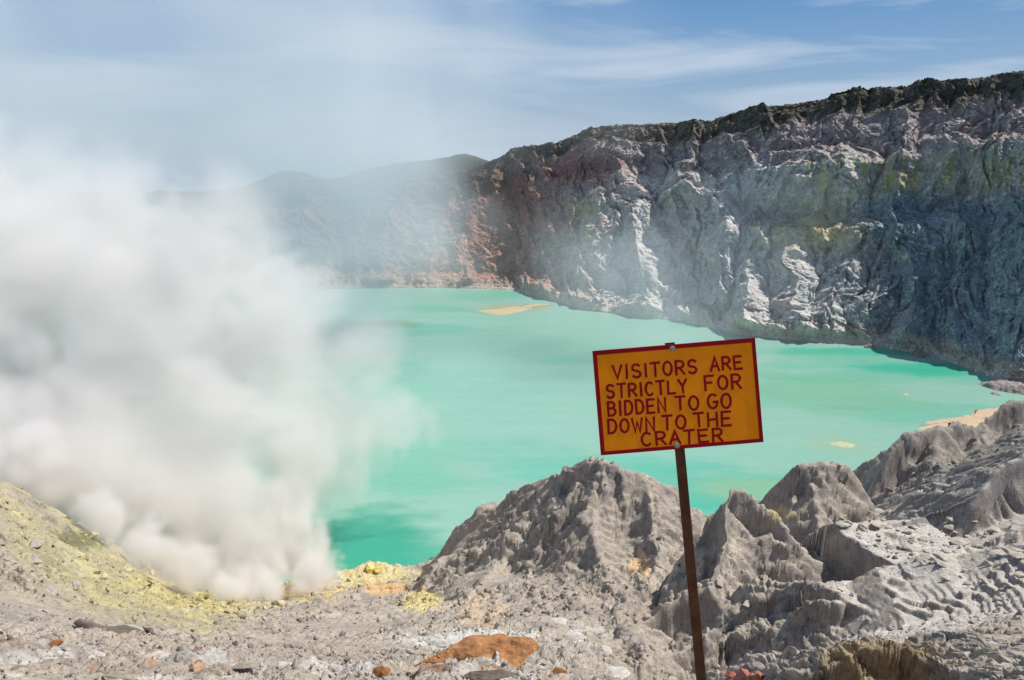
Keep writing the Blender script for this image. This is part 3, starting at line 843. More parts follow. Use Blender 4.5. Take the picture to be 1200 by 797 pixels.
ns = tw.nodes.new("ShaderNodeTexNoise"); ns.inputs['Scale'].default_value = 1.0; ns.inputs['Detail'].default_value = 8; ns.inputs['Roughness'].default_value = 0.62; ns.inputs['Distortion'].default_value = 1.2
tw.links.new(gs.outputs['Object'], ms.inputs[0]); tw.links.new(ms.outputs[0], ns.inputs['Vector'])
rs = tw.nodes.new("ShaderNodeMapRange"); rs.inputs['From Min'].default_value = 0.3; rs.inputs['From Max'].default_value = 0.7; rs.inputs['To Min'].default_value = 0.96; rs.inputs['To Max'].default_value = 1.04
tw.links.new(ns.outputs[0], rs.inputs[0])
vs_ = tw.nodes.new("ShaderNodeVectorMath"); vs_.operation = 'SCALE'
tw.links.new(aw.outputs['Color'], vs_.inputs[0]); tw.links.new(rs.outputs[0], vs_.inputs['Scale'])
tw.links.new(vs_.outputs[0], pw.inputs['Base Color'])
pw.inputs['Roughness'].default_value = 0.32
pw.inputs['IOR'].default_value = 1.33
pw.inputs['Specular IOR Level'].default_value = 0.35
gw = tw.nodes.new("ShaderNodeTexCoord")
nw = tw.nodes.new("ShaderNodeTexNoise"); nw.inputs['Scale'].default_value = 0.22; nw.inputs['Detail'].default_value = 7
mpw = tw.nodes.new("ShaderNodeMapping"); mpw.inputs['Scale'].default_value = (1, 1.6, 1)
tw.links.new(gw.outputs['Object'], mpw.inputs[0]); tw.links.new(mpw.outputs[0], nw.inputs['Vector'])
bw_ = tw.nodes.new("ShaderNodeBump"); bw_.inputs['Strength'].default_value = 0.6; bw_.inputs['Distance'].default_value = 0.5
tw.links.new(nw.outputs[0], bw_.inputs['Height']); tw.links.new(bw_.outputs[0], pw.inputs['Normal'])
lake = grid_mesh("lake", LX, LY, np.zeros_like(LX), mw, lc)
tag(lake, "milky turquoise acid lake filling the crater", "lake", kind="structure")

# ---- sand banks just above the water
M_sand = rock_mat("sand", 0.5, 2.5, 0.1, False, (0.42, 0.335, 0.205), 0.25)
M_sand2 = rock_mat("pale_sand", 0.5, 2.5, 0.1, False, (0.40, 0.42, 0.27), 0.2)
M_sand3 = rock_mat("peach_sand", 0.5, 2.5, 0.1, False, (0.46, 0.345, 0.235), 0.2)
def sandbank(outline, top, mat, label, seed):
    pts = [lakepix(*p) for p in outline]
    cx = sum(p[0] for p in pts) / len(pts); cy = sum(p[1] for p in pts) / len(pts)
    # refine and roughen the outline
    ring = []
    n = len(pts)
    for i in range(n):
        a, b = pts[i], pts[(i + 1) % n]
        for k in range(10):
            t = k / 10
            ring.append((a[0] + (b[0] - a[0]) * t, a[1] + (b[1] - a[1]) * t))
    ring = np.array(ring)
    ring[:, 0] += 0.02 * np.ptp(ring[:, 0]) * fbm(ring[:, 0] / 6, ring[:, 1] / 6, 3, seed)
    ring[:, 1] += 0.05 * np.ptp(ring[:, 1]) * fbm(ring[:, 0] / 6, ring[:, 1] / 6, 3, seed + 1)
    rad = np.linspace(1, 0, 14)[:, None]
    X = cx + (ring[:, 0] - cx) * rad; Y = cy + (ring[:, 1] - cy) * rad
    X = np.concatenate([X, X[:, :1]], 1); Y = np.concatenate([Y, Y[:, :1]], 1)
    r = np.broadcast_to(1 - rad, X.shape)
    Z = -0.25 + top * sstep(0, 0.5, r) + 0.10 * fbm(X / 5, Y / 5, 2, seed)
    Z[0] = -0.6
    o = grid_mesh("sandbank", X, Y, Z, mat)
    return tag(o, label, "sandbank", kind="structure")
sandbank([(546, 364), (575, 362), (600, 359), (640, 354), (660, 356), (630, 360), (612, 367), (585, 371), (560, 368)], 0.6, M_sand, "orange sand spit reaching into the lake below the far wall", 610)
sandbank([(968, 518), (985, 516), (1007, 521), (1004, 526), (985, 525), (972, 522)], 0.45, M_sand2, "pale yellow sandbank alone in the lake right of the sign", 620)
sandbank([(1055, 463), (1062, 460), (1068, 461), (1062, 464)], 0.4, M_sand, "tiny sand patch in the lake near the right end", 625)
sandbank([(1066, 505), (1078, 494), (1110, 490), (1135, 486), (1145, 478), (1180, 474), (1215, 478), (1200, 500), (1150, 512), (1100, 516)], 0.9, M_sand3, "peach coloured beach at the right end of the lake", 630)

# ---- rubble spit at the right end of the lake
sx = np.linspace(-1, 1, 160); sy = np.linspace(-1, 1, 120)
SX, SY = np.meshgrid(sx, sy)
cx, cy = lakepix(1215, 455)
XX = cx + SX * 42; YY = cy + SY * 26
rd = np.sqrt(SX ** 2 + SY ** 2)
ZZ = -1.5 + 4.8 * sstep(1.0, 0.35, rd + 0.25 * fbm(XX / 12, YY / 12, 3, 640)) + 1.1 * (0.5 - np.abs(fbm(XX / 5, YY / 5, 3, 641)))
cs = np.empty(XX.shape + (3,), F32); cs[:] = (0.27, 0.235, 0.215)
cs = lerp3(cs, (0.14, 0.12, 0.12), sstep(0, 0.6, fbm(XX / 6, YY / 6, 3, 642)))
spit = grid_mesh("shore", XX, YY, ZZ, M_ground, cs)
tag(spit, "low rubble spit at the right end of the lake", "shore", kind="structure")

# ------------------------------------------------------------------ stones
def hull_rock(seed, n=16, squash=(1, 0.8, 0.6)):
    rg = random.Random(seed)
    bm = bmesh.new()
    for _ in range(n):
        v = Vector((rg.gauss(0, 1), rg.gauss(0, 1), rg.gauss(0, 1))).normalized() * rg.uniform(0.75, 1.0)
        bm.verts.new((v.x * squash[0], v.y * squash[1], v.z * squash[2]))
    for sx in (-0.97, 0.97): bm.verts.new((sx * squash[0], rg.uniform(-.25, .25) * squash[1], rg.uniform(-.3, .3) * squash[2]))
    r = bmesh.ops.convex_hull(bm, input=bm.verts)
    bmesh.ops.delete(bm, geom=list({g for g in r['geom_interior'] + r['geom_unused'] if isinstance(g, bmesh.types.BMVert)}), context='VERTS')
    return bm

def rock_mesh(name, seed, mat, n=18, squash=(1, 0.8, 0.6), detail=2, rough=0.09):
    """an angular stone: a hull of broken faces, edges chipped, faces roughened"""
    bm = hull_rock(seed, n, squash)
    bmesh.ops.dissolve_limit(bm, angle_limit=math.radians(14), verts=bm.verts, edges=bm.edges)
    bmesh.ops.bevel(bm, geom=list(bm.edges), offset=0.03, segments=1, affect='EDGES', profile=0.5)
    bmesh.ops.triangulate(bm, faces=bm.faces)
    for _ in range(detail):
        bmesh.ops.subdivide_edges(bm, edges=[e for e in bm.edges if e.calc_length() > 0.1], cuts=1, use_grid_fill=True)
        bmesh.ops.triangulate(bm, faces=bm.faces)
    co = np.array([v.co[:] for v in bm.verts], F32)
    d = perlin3(co[:, 0] * 2.2 + seed, co[:, 1] * 2.2, co[:, 2] * 2.2, seed) * 0.7 + (0.4 - np.abs(perlin3(co[:, 0] * 5 + seed, co[:, 1] * 5, co[:, 2] * 7, seed + 1))) * 0.6
    bm.normal_update()
    for v, k in zip(bm.verts, d): v.co += v.normal * float(k) * rough
    me = bpy.data.meshes.new(name); bm.to_mesh(me); bm.free()
    me.materials.append(mat)
    return me

def put(name, me, u, v, size, label, cat, group=None, rot=None, sink=0.25, pos=None, scale=None):
    o = bpy.data.objects.new(name, me); C.objects.link(o)
    p = pos if pos is not None else ground_hit(u, v)
    sc_ = scale if scale is not None else (size, size, size)
    o.scale = sc_
    o.location = (p[0], p[1], p[2] + (0.6 - sink * 1.2) * sc_[2] * 0.6)
    o.rotation_euler = rot if rot is not None else (random.uniform(-.3, .3), random.uniform(-.3, .3), random.uniform(0, 6.28))
    return tag(o, label, cat, group, 'thing')

def stone_mat(name, c, vary=0.4, s1=1.6, s2=8.0, bump=0.05):
    return rock_mat(name, s1, s2, bump, False, c, vary)
S_pale = stone_mat("pale_sulphur_stone", (0.46, 0.41, 0.25))
S_grey = stone_mat("grey_stone", (0.34, 0.305, 0.265))
S_white = stone_mat("whitish_stone", (0.42, 0.395, 0.35), 0.4)
S_rust = stone_mat("rust_stone", (0.25, 0.115, 0.05), 0.5)
S_red = stone_mat("red_brown_stone", (0.30, 0.12, 0.085), 0.45)
S_dark = stone_mat("dark_stone", (0.125, 0.10, 0.085), 0.5)
S_brown = stone_mat("brown_stone", (0.15, 0.12, 0.10), 0.4, 0.4, 2.0, 0.1)

def mpx(u, v, px):
    p = ground_hit(u, v)
    return p, px * p[1] / FPX

# long rust-coloured slab at the foot of the picture and its neighbours
M_slab = stone_mat("orange_rust_slab", (0.29, 0.14, 0.06), 0.75, 0.9, 5.0, 0.2)
me = rock_mesh("flat_rust_rock", 901, M_slab, 26, (1.0, 0.55, 0.16), 3, 0.12)
p, r = mpx(566, 780, 80)
o = put("flat_rust_rock", me, 0, 0, 1, "long flat orange rust coloured slab at the foot of the slope", "rock", rot=(math.radians(24), math.radians(-5), math.radians(4)), pos=(p[0], p[1] - 0.4, p[2] + 0.5), scale=(r * 1.02, r * 0.75, r * 0.8))
me_b = [rock_mesh("rust_block", 910 + k, S_rust, 14, (1.0, 0.8, 0.75), 2, 0.06) for k in range(3)]
for k, (u, v, px, lab) in enumerate([(412, 778, 11, "larger of two small rust orange blocks beside each other left of the long rust slab"),
                                     (374, 777, 8, "smaller of two small rust orange blocks left of the long rust slab"),
                                     (655, 791, 12, "rust orange block right of the long rust slab at the bottom edge"),
                                     (446, 792, 15, "low rust orange stone at the bottom edge below the two rust blocks"),
                                     (66, 757, 10, "rust brown upright stone among pale ledges at the lower left"),
                                     (72, 786, 8, "rust brown stone at the bottom left corner ledges")]):
    p, r = mpx(u, v, px)
    put("rust_block", me_b[k % 3], 0, 0, r, lab, "rock", "rust stones along the foot of the picture", pos=p, sink=0.1)
me = rock_mesh("dark_rock", 921, S_dark, 20, (1.0, 0.5, 0.3), 2, 0.08)
p, r = mpx(575, 794, 42)
put("dark_rock", me, 0, 0, r, "dark undercut ledge below the long rust slab at the bottom edge", "rock", pos=p, rot=(0.1, 0, 0.05), scale=(r, r * 0.7, r * 0.7), sink=0.4)
# dark wedge of bedded rock at the lower left
me = rock_mesh("brown_rock", 936, S_brown, 16, (1.0, 0.42, 0.22), 3, 0.09)
p, r = mpx(140, 742, 62)
put("brown_rock", me, 0, 0, r, "long dark brown wedge of rock slanting down at the lower left", "rock", pos=p, rot=(math.radians(10), math.radians(13), math.radians(-6)), scale=(r * 1.15, r * 0.9, r * 0.95), sink=0.5)
# red rocks beside the foot of the post
me_r = [rock_mesh("red_rock", 940 + k, S_red, 14, (1.0, 0.8, 0.7), 2, 0.07) for k in range(3)]
for k, (u, v, px, lab) in enumerate([(856, 794, 9, "red brown rock nearest the post in the red row"), (872, 792, 11, "biggest red brown rock, middle of the red row"), (889, 795, 8, "small red brown rock at the right end of the red row")]):
    p, r = mpx(u, v, px)
    put("red_rock", me_r[k], 0, 0, r, lab + " by the post foot", "rock", "red rocks right of the post foot", pos=p, sink=0.05)
# whitish slabs
me_w = [rock_mesh("flat_white_rock", 950 + k, S_white, 16, (1.0, 0.75, 0.28), 2, 0.06) for k in range(4)]
WL = [(480, 757, 20, "white flat slab at the left above the long rust slab"), (522, 756, 24, "broad white slab directly above the long rust slab"), (566, 752, 26, "largest white slab above the right half of the rust slab"),
      (612, 748, 18, "small white slab up the slope above the rust slab"), (672, 748, 20, "white slab between the rust slab and the foot of the big peak"), (700, 762, 22, "wide white slab left of the sign post near the bottom"),
      (652, 730, 17, "white slab highest on the slope below the big grey peak"), (330, 786, 26, "white flat slab at the bottom left of the rust blocks"), (180, 772, 22, "whitish slab just below the dark brown wedge"), (110, 768, 20, "whitish slab left of and below the dark brown wedge"),
      (720, 790, 24, "white slab at the bottom edge left of the post")]
for k, (u, v, px, lab) in enumerate(WL):
    p, r = mpx(u, v, px)
    put("flat_white_rock", me_w[k % 4], 0, 0, r, lab, "slab", "white slabs along the foot of the slope", pos=p, rot=(random.uniform(.05, .3), random.uniform(-.2, .1), random.uniform(-.5, .5)), sink=0.6)
# brownish ledge stones along the lower left edge (nothing tells these apart)
S_led = stone_mat("ledge_stone", (0.27, 0.225, 0.185), 0.5, 1.2, 6.0, 0.08)
me_l = [rock_mesh("flat_ledge_rock", 1100 + k, S_led, 11, (1.0, 0.6, 0.22), 2, 0.07) for k in range(5)]
rb = random.Random(21); cnt = 0
while cnt < 34:
    u = rb.uniform(0, 340); v = rb.uniform(738, 796)
    if abs(u - 140) < 75 and v < 765: continue
    p = ground_hit(u, v)
    if p is None: continue
    r = rb.uniform(8, 24) * p[1] / FPX
    put("flat_ledge_rock", me_l[cnt % 5], 0, 0, r, "flat brownish ledge stone half buried along the lower left edge", "rock", "ledge stones along the lower left edge", pos=p, rot=(rb.uniform(-.1, .25), rb.uniform(-.15, .15), rb.uniform(-.35, .35)), sink=0.45)
    cnt += 1
# grey broken rocks on the slope at the left edge (nothing tells these apart)
me_e = [rock_mesh("broken_rock", 1120 + k, S_grey, 12, (1.0, 0.75, 0.55), 2, 0.09) for k in range(5)]
rb = random.Random(33); cnt = 0
while cnt < 44:
    u = rb.uniform(0, 120); v = rb.uniform(625, 738)
    if u > 30 + (v - 600) * 0.8: continue
    p = ground_hit(u, v)
    if p is None: continue
    r = min(14, 3.0 / (rb.random() + 0.2)) * p[1] / FPX
    put("broken_rock", me_e[cnt % 5], 0, 0, r, "grey broken rock lying loose on the slope at the left edge", "rock", "broken grey rocks at the left edge", pos=p, rot=(rb.uniform(-.5, .5), rb.uniform(-.5, .5), rb.uniform(0, 6.28)), sink=0.4)
    cnt += 1
# pale boulders on the sulphur slope (nothing tells these apart)
me_p = [rock_mesh("sulphur_boulder", 970 + k, S_pale, 10, (1.0, 0.85, 0.75), 2, 0.07) for k in range(6)]
rb = random.Random(5); cnt = 0
while cnt < 84:
    t = rb.random()
    u = 90 + 230 * t + rb.gauss(0, 26); v = 640 + 75 * t + rb.gauss(0, 14) + (10 if t > .6 else 0)
    if u < 20 or v > 748: continue
    p = ground_hit(u, v)
    if p is None or p[2] < 1: continue
    px = min(15, 3.2 / (rb.random() + 0.14))
    r = px * p[1] / FPX * 0.62
    put("sulphur_boulder", me_p[cnt % 6], 0, 0, r, "pale yellowish boulder lying loose on the sulphur slope below the smoke", "boulder", "pale boulders on the sulphur slope", pos=p, rot=(rb.uniform(-.4, .4), rb.uniform(-.4, .4), rb.uniform(0, 6.28)), sink=0.2)
    cnt += 1
S_yel = stone_mat("bright_sulphur", (0.62, 0.50, 0.18), 0.3)
me_y = [rock_mesh("sulphur_crag", 990 + k, S_yel, 16, (0.8, 0.7, 1.0), 2, 0.1) for k in range(2)]
for k, (u, v, px, lab) in enumerate([(434, 668, 10, "upright pale yellow crag at the lake edge right of the smoke"), (444, 670, 8, "smaller yellow crag at the lake edge beside the upright one"), (202, 672, 9, "bright yellow crag at the edge of the smoke on the sulphur slope")]):
    p, r = mpx(u, v, px)
    put("sulphur_crag", me_y[k % 2], 0, 0, r, lab, "rock", "yellow sulphur crags", pos=p, sink=0.2)
# grey slabs broken off the layered bench
me_g = [rock_mesh("flat_grey_rock", 1010 + k, S_grey, 16, (1.0, 0.7, 0.25), 2, 0.06) for k in range(5)]
rb = random.Random(9); cnt = 0
while cnt < 80:
    u = rb.uniform(985, 1198); v = rb.uniform(600, 690)
    if v < 590 + (u - 990) * 0.18 or v > 630 + (u - 985) * 0.42: continue
    p = ground_hit(u, v)
    if p is None or p[2] < 4: continue
    r = min(16, 3.2 / (rb.random() + 0.18)) * p[1] / FPX
    put("flat_grey_rock", me_g[cnt % 5], 0, 0, r, "flat grey slab broken loose on the layered bench at the right", "slab", "loose slabs on the layered bench", pos=p, rot=(rb.uniform(-.1, .22), rb.uniform(.0, .35), rb.uniform(-.7, .5)), sink=0.25)
    cnt += 1
# boulders in the scoop below the pillar and among the right rubble
me_k = [rock_mesh("grey_boulder", 1030 + k, S_grey, 10, (1.0, 0.85, 0.7), 2, 0.07) for k in range(5)]
BL = [(936, 684, 8, "round grey boulder at the right side of the scoop below the pillar"), (843, 684, 9, "whitish grey boulder on the left lip of the scoop"), (832, 686, 6, "small grey stone next to the boulder on the left lip of the scoop"),
      (876, 709, 9, "flat pale boulder low in the scoop below the pillar"), (1132, 772, 14, "large grey boulder in the rubble at the bottom right"),
      (1165, 760, 11, "grey boulder in the rubble below the curving bench"), (1182, 786, 13, "grey boulder in the bottom right corner"), (1012, 745, 8, "grey boulder in the dark cleft behind the tan knob"), (1045, 738, 9, "grey boulder under the curving bench lip"), (735, 752, 9, "grey boulder in the dark gully left of the post")]
for k, (u, v, px, lab) in enumerate(BL):
    p, r = mpx(u, v, px)
    put("grey_boulder", me_k[k % 5], 0, 0, r, lab, "boulder", "grey boulders at the right", pos=p, sink=0.15)
# boulders standing in the water and along the far shore
me_d = [rock_mesh("shore_boulder", 1050 + k, stone_mat("shore_stone", (0.19, 0.155, 0.135)), 15, (1.0, 0.8, 0.55), 2, 0.07) for k in range(3)]
for k, (u, v, px, lab) in enumerate([(1077, 417, 12, "dark boulder standing in the lake off the far right shore"), (1019, 407, 8, "brown boulder at the waterline of the far right shore"), (1128, 423, 9, "pale boulder on the far right shore beach"),
                                     (508, 655, 5, "small dark boulder in the water off the big grey peak")]):
    x, y = lakepix(u, v); r = px * y / FPX
    put("shore_boulder", me_d[k % 3], 0, 0, r, lab, "boulder", "boulders along the waterline", pos=(x, y, -0.1 * r), sink=0.25)

# ---- loose rubble everywhere: too many stones to count
def rubble(count, seed):
    rg = np.random.default_rng(seed)
    ni, nj = H.shape
    base = []
    for k in range(14):
        bm = hull_rock(2000 + k, 11, (1.0, rg.uniform(0.6, 0.95), rg.uniform(0.35, 0.8)))
        bmesh.ops.triangulate(bm, faces=bm.faces)
        bm.verts.index_update()
        base.append((np.array([v.co[:] for v in bm.verts], F32), np.array([[v.index for v in f.verts] for f in bm.faces], np.int32)))
        bm.free()
    i = rg.integers(90, ni - 95, count * 6); j = rg.integers(0, nj, count * 6)
    x, y, z = SX_[i, j], SY_[i, j], SH_[i, j]
    cv = cov[i, j]
    keep = (z > 0.4) & (slope[i, j] < 1.25) & (rg.random(len(i)) < 0.10 + 0.9 * sstep(-0.3, 0.6, cv + 0.9 * sul[i, j] + 0.5 * bedl[i, j] - 0.5 * (slope[i, j] > 0.9)))
    keep &= (px_u[i, j] > -90) & (px_u[i, j] < 1290)
    i, j = i[keep][:count], j[keep][:count]
    vs, fs, cs_ = [], [], []; off = 0
    for n_ in range(len(i)):
        a, b = i[n_], j[n_]
        P = np.array((SX_[a, b], SY_[a, b], SH_[a, b]))
        px_size = min(0.9 / (rg.random() + 0.06) ** 0.75, 7.0)
        r = np.clip(px_size * P[1] / FPX, 0.03, 1.5)
        bv, bf = base[rg.integers(len(base))]
        q = rg.normal(size=4); q /= np.linalg.norm(q)
        w_, x_, y_, z_ = q
        R = np.array([[1 - 2 * (y_ * y_ + z_ * z_), 2 * (x_ * y_ - z_ * w_), 2 * (x_ * z_ + y_ * w_)], [2 * (x_ * y_ + z_ * w_), 1 - 2 * (x_ * x_ + z_ * z_), 2 * (y_ * z_ - x_ * w_)], [2 * (x_ * z_ - y_ * w_), 2 * (y_ * z_ + x_ * w_), 1 - 2 * (x_ * x_ + y_ * y_)]])
        vs.append((bv @ R.T) * r + P + (0, 0, r * 0.15)); fs.append(bf + off); off += len(bv)
        c = col[a, b] * rg.uniform(0.45, 1.2)
        cs_.append(np.broadcast_to(c, (len(bv), 3)))
    V = np.concatenate(vs).astype(F32); Fc = np.concatenate(fs).astype(np.int32); Cc = np.clip(np.concatenate(cs_), 0, 0.62)
    me = bpy.data.meshes.new("rubble")
    me.vertices.add(len(V)); me.vertices.foreach_set("co", V.ravel())
    me.loops.add(len(Fc) * 3); me.loops.foreach_set("vertex_index", Fc.ravel())
    me.polygons.add(len(Fc)); me.polygons.foreach_set("loop_start", np.arange(0, len(Fc) * 3, 3, dtype=np.int32))
    me.update(calc_edges=True)
    at = me.attributes.new("albedo", 'FLOAT_COLOR', 'POINT')
    c4 = np.ones((len(V), 4), F32); c4[:, :3] = Cc; at.data.foreach_set("color", c4.ravel())
    me.materials.append(M_ground)
    o = bpy.data.objects.new("rubble", me); C.objects.link(o)
    return tag(o, "loose stones and gravel strewn over the slopes", "rubble", kind="stuff")
rubble(int(26000 * QUAL), 77)

# ------------------------------------------------------------------ warning sign
CP, SP = math.cos(PITCH), math.sin(PITCH)
RIGHT = Vector((1, 0, 0)); UP = Vector((0, SP, CP)); FWD = Vector((0, CP, -SP))
SD = 2.97
def sign_pt(u, v, d=SD):
    return Vector((0, 0, CAM_Z)) + d * (FWD + (u - 600) / FPX * RIGHT + (398.5 - v) / FPX * UP)
TILT = math.radians(4.7)
EX = math.cos(TILT) * RIGHT + math.sin(TILT) * UP
EY = -math.sin(TILT) * RIGHT + math.cos(TILT) * UP
EN = -FWD                                        # towards the viewer
BC = sign_pt(794.5, 464.7)
BW, BH = 190.3 / FPX * SD, 122.0 / FPX * SD

def paint(name, colr, rough, dirt=(0.1, 0.06, 0.04), amt=0.35, scale=9.0, metal=0.0):
    m, t, p = new_mat(name)
    N, L = t.nodes, t.links
    g = N.new("ShaderNodeTexCoord")
    n = N.new("ShaderNodeTexNoise"); n.inputs['Scale'].default_value = scale; n.inputs['Detail'].default_value = 7; n.inputs['Roughness'].default_value = 0.7
    L.new(g.outputs['Object'], n.inputs['Vector'])
    r = N.new("ShaderNodeValToRGB"); r.color_ramp.elements[0].position = 0.42; r.color_ramp.elements[1].position = 0.8
    r.color_ramp.elements[1].color = (amt, amt, amt, 1)
    L.new(n.outputs[0], r.inputs[0])
    mx = N.new("ShaderNodeMix"); mx.data_type = 'RGBA'
    mx.inputs[6].default_value = (*colr, 1); mx.inputs[7].default_value = (*dirt, 1)
    L.new(r.outputs[0], mx.inputs['Factor']); L.new(mx.outputs[2], p.inputs['Base Color'])
    p.inputs['Roughness'].default_value = rough; p.inputs['Metallic'].default_value = metal
    p.inputs['Specular IOR Level'].default_value = 0.1
    n2 = N.new("ShaderNodeTexNoise"); n2.inputs['Scale'].default_value = scale * 14; n2.inputs['Detail'].default_value = 3
    L.new(g.outputs['Object'], n2.inputs['Vector'])
    b = N.new("ShaderNodeBump"); b.inputs['Strength'].default_value = 0.25; b.inputs['Distance'].default_value = 0.002
    L.new(n2.outputs[0], b.inputs['Height']); L.new(b.outputs[0], p.inputs['Normal'])
    return m
M_ochre = paint("ochre_sign_paint", (0.95, 0.285, 0.003), 0.5, (0.66, 0.19, 0.006), 0.7)
M_red = paint("dark_red_paint", (0.31, 0.003, 0.008), 0.5, (0.16, 0.005, 0.01), 0.6)
M_rust = paint("rusty_brown_steel", (0.085, 0.035, 0.018), 0.8, (0.20, 0.085, 0.03), 0.8, 14)
M_bolt = paint("pale_bolt_steel", (0.36, 0.30, 0.26), 0.6, (0.2, 0.12, 0.08), 0.6, 40)

sign_root = bpy.data.objects.new("warning_sign", None); C.objects.link(sign_root)
tag(sign_root, "orange warning sign with dark red lettering on a leaning rusty post above the lake", "sign")
FRAME = Matrix((EX.to_4d(), EY.to_4d(), EN.to_4d(), (0, 0, 0, 1))).transposed()
for i in range(3): FRAME[3][i] = 0.0
FRAME[0][3], FRAME[1][3], FRAME[2][3], FRAME[3][3] = BC.x, BC.y, BC.z, 1.0

def part(name, bm, mat, parent, matrix=None, smooth=False):
    me = bpy.data.meshes.new(name); bm.normal_update(); bm.to_mesh(me); bm.free()
    me.materials.append(mat)
    if smooth:
        for p in me.polygons: p.use_smooth = True
    o = bpy.data.objects.new(name, me); C.objects.link(o)
    if matrix is not None: o.matrix_world = matrix
    if parent is not None:
        bpy.context.view_layer.update()
        o.parent = parent
        o.matrix_parent_inverse = parent.matrix_world.inverted()
    return o

def box(bm, x0, x1, y0, y1, z0, z1, bev=0.0):
    r = bmesh.ops.create_cube(bm, size=1.0)
    for v in r['verts']:
        v.co = Vector(((x0 + x1) / 2 + v.co.x * (x1 - x0), (y0 + y1) / 2 + v.co.y * (y1 - y0), (z0 + z1) / 2 + v.co.z * (z1 - z0)))
    if bev:
        es = list({e for v in r['verts'] for e in v.link_edges})
        bmesh.ops.bevel(bm, geom=es, offset=bev, segments=2, affect='EDGES', profile=0.5)

# post: steel angle, one flange behind the board, one turned back
pt, pb = sign_pt(785.5, 401.5), sign_pt(822.5, 797)
axis = (pb - pt).normalized()
foot_len = 0.1
while True:
    q = pt + axis * foot_len
    if q.y < 0.7 or q.z < ground_z(q.x, max(q.y, 0.7)) - 0.25 or foot_len > 4: break
    foot_len += 0.02
foot = pt + axis * foot_len
sign_root.location = foot
bpy.context.view_layer.update()
px_ = axis.cross(FWD).normalized() * -1
if px_.x < 0: px_ = -px_
pn = px_.cross(-axis).normalized()
if pn.dot(EN) < 0: pn = -pn
PM = Matrix.Identity(4)
for i in range(3):
    PM[i][0] = px_[i]; PM[i][1] = -axis[i]; PM[i][2] = pn[i]; PM[i][3] = pt[i]
bm = bmesh.new()
hw = 0.0182
box(bm, -hw, hw, -foot_len, 0, -0.0135, -0.0085, 0.0008)
box(bm, hw - 0.005, hw - 0.0002, -foot_len + 0.001, -0.001, -0.046, -0.0137, 0.0008)
post = part("post", bm, M_rust, sign_root, PM)

bm = bmesh.new(); box(bm, -BW / 2, BW / 2, -BH / 2, BH / 2, -0.008, 0.0, 0.001)
board = part("board", bm, M_ochre, sign_root, FRAME)
bm = bmesh.new()
fw = 0.0155
def edge_strip(x0, x1, y0, y1): box(bm, x0, x1, y0, y1, -0.0095, 0.0022, 0.0007)
e = 0.0012
edge_strip(-BW / 2 - e, BW / 2 + e, BH / 2 - fw, BH / 2 + e)
edge_strip(-BW / 2 - e, BW / 2 + e, -BH / 2 - e, -BH / 2 + fw * 0.8)
edge_strip(-BW / 2 - e, -BW / 2 + fw * 0.9, -BH / 2 + fw * 0.8, BH / 2 - fw)
edge_strip(BW / 2 - fw * 0.8, BW / 2 + e, -BH / 2 + fw * 0.8, BH / 2 - fw)
part("border", bm, M_red, board, FRAME)

# hand painted capitals as brush strokes
def arc(cx, cy, rx, ry, a0, a1, n=9):
    return [(cx + rx * math.cos(math.radians(a0 + (a1 - a0) * i / (n - 1))), cy + ry * math.sin(math.radians(a0 + (a1 - a0) * i / (n - 1)))) for i in range(n)]
GL = {
 'A': [[(0, 0), (.5, 1), (1, 0)], [(.18, .34), (.82, .34)]],
 'B': [[(.05, 0), (.05, 1)], [(.05, 1), (.5, 1)] + arc(.5, .77, .38, .23, 90, -90) + [(.05, .54)], [(.5, .54)] + arc(.52, .27, .44, .27, 90, -90) + [(.05, 0)]],
 'C': [arc(.52, .5, .5, .5, 50, 310, 15)],
 'D': [[(.05, 0), (.05, 1)], [(.05, 1), (.4, 1)] + arc(.4, .5, .56, .5, 90, -90, 13) + [(.05, 0)]],
 'E': [[(.95, 1), (.05, 1), (.05, 0), (.95, 0)], [(.05, .52), (.8, .52)]],
 'F': [[(.95, 1), (.05, 1), (.05, 0)], [(.05, .52), (.75, .52)]],
 'G': [arc(.52, .5, .5, .5, 50, 330, 15) + [(.97, .45), (.6, .45)]],
 'H': [[(.05, 0), (.05, 1)], [(.95, 0), (.95, 1)], [(.05, .5), (.95, .5)]],
 'I': [[(.5, 0), (.5, 1)]],
 'L': [[(.05, 1), (.05, 0), (.95, 0)]],
 'N': [[(.05, 0), (.05, 1), (.95, 0), (.95, 1)]],
 'O': [arc(.5, .5, .48, .5, 90, 450, 21)],
 'R': [[(.05, 0), (.05, 1)], [(.05, 1), (.5, 1)] + arc(.5, .74, .42, .26, 90, -90) + [(.05, .48)], [(.45, .48), (.97, 0)]],
 'S': [arc(.5, .75, .43, .25, 30, 270, 11) + arc(.5, .25, .45, .25, 90, -150, 11)],
 'T': [[(0, 1), (1, 1)], [(.5, 1), (.5, 0)]],
 'V': [[(0, 1), (.5, 0), (1, 1)]],
 'W': [[(0, 1), (.26, 0), (.5, .75), (.74, 0), (1, 1)]],
 'Y': [[(0, 1), (.5, .5), (1, 1)], [(.5, .5), (.5, 0)]],
}
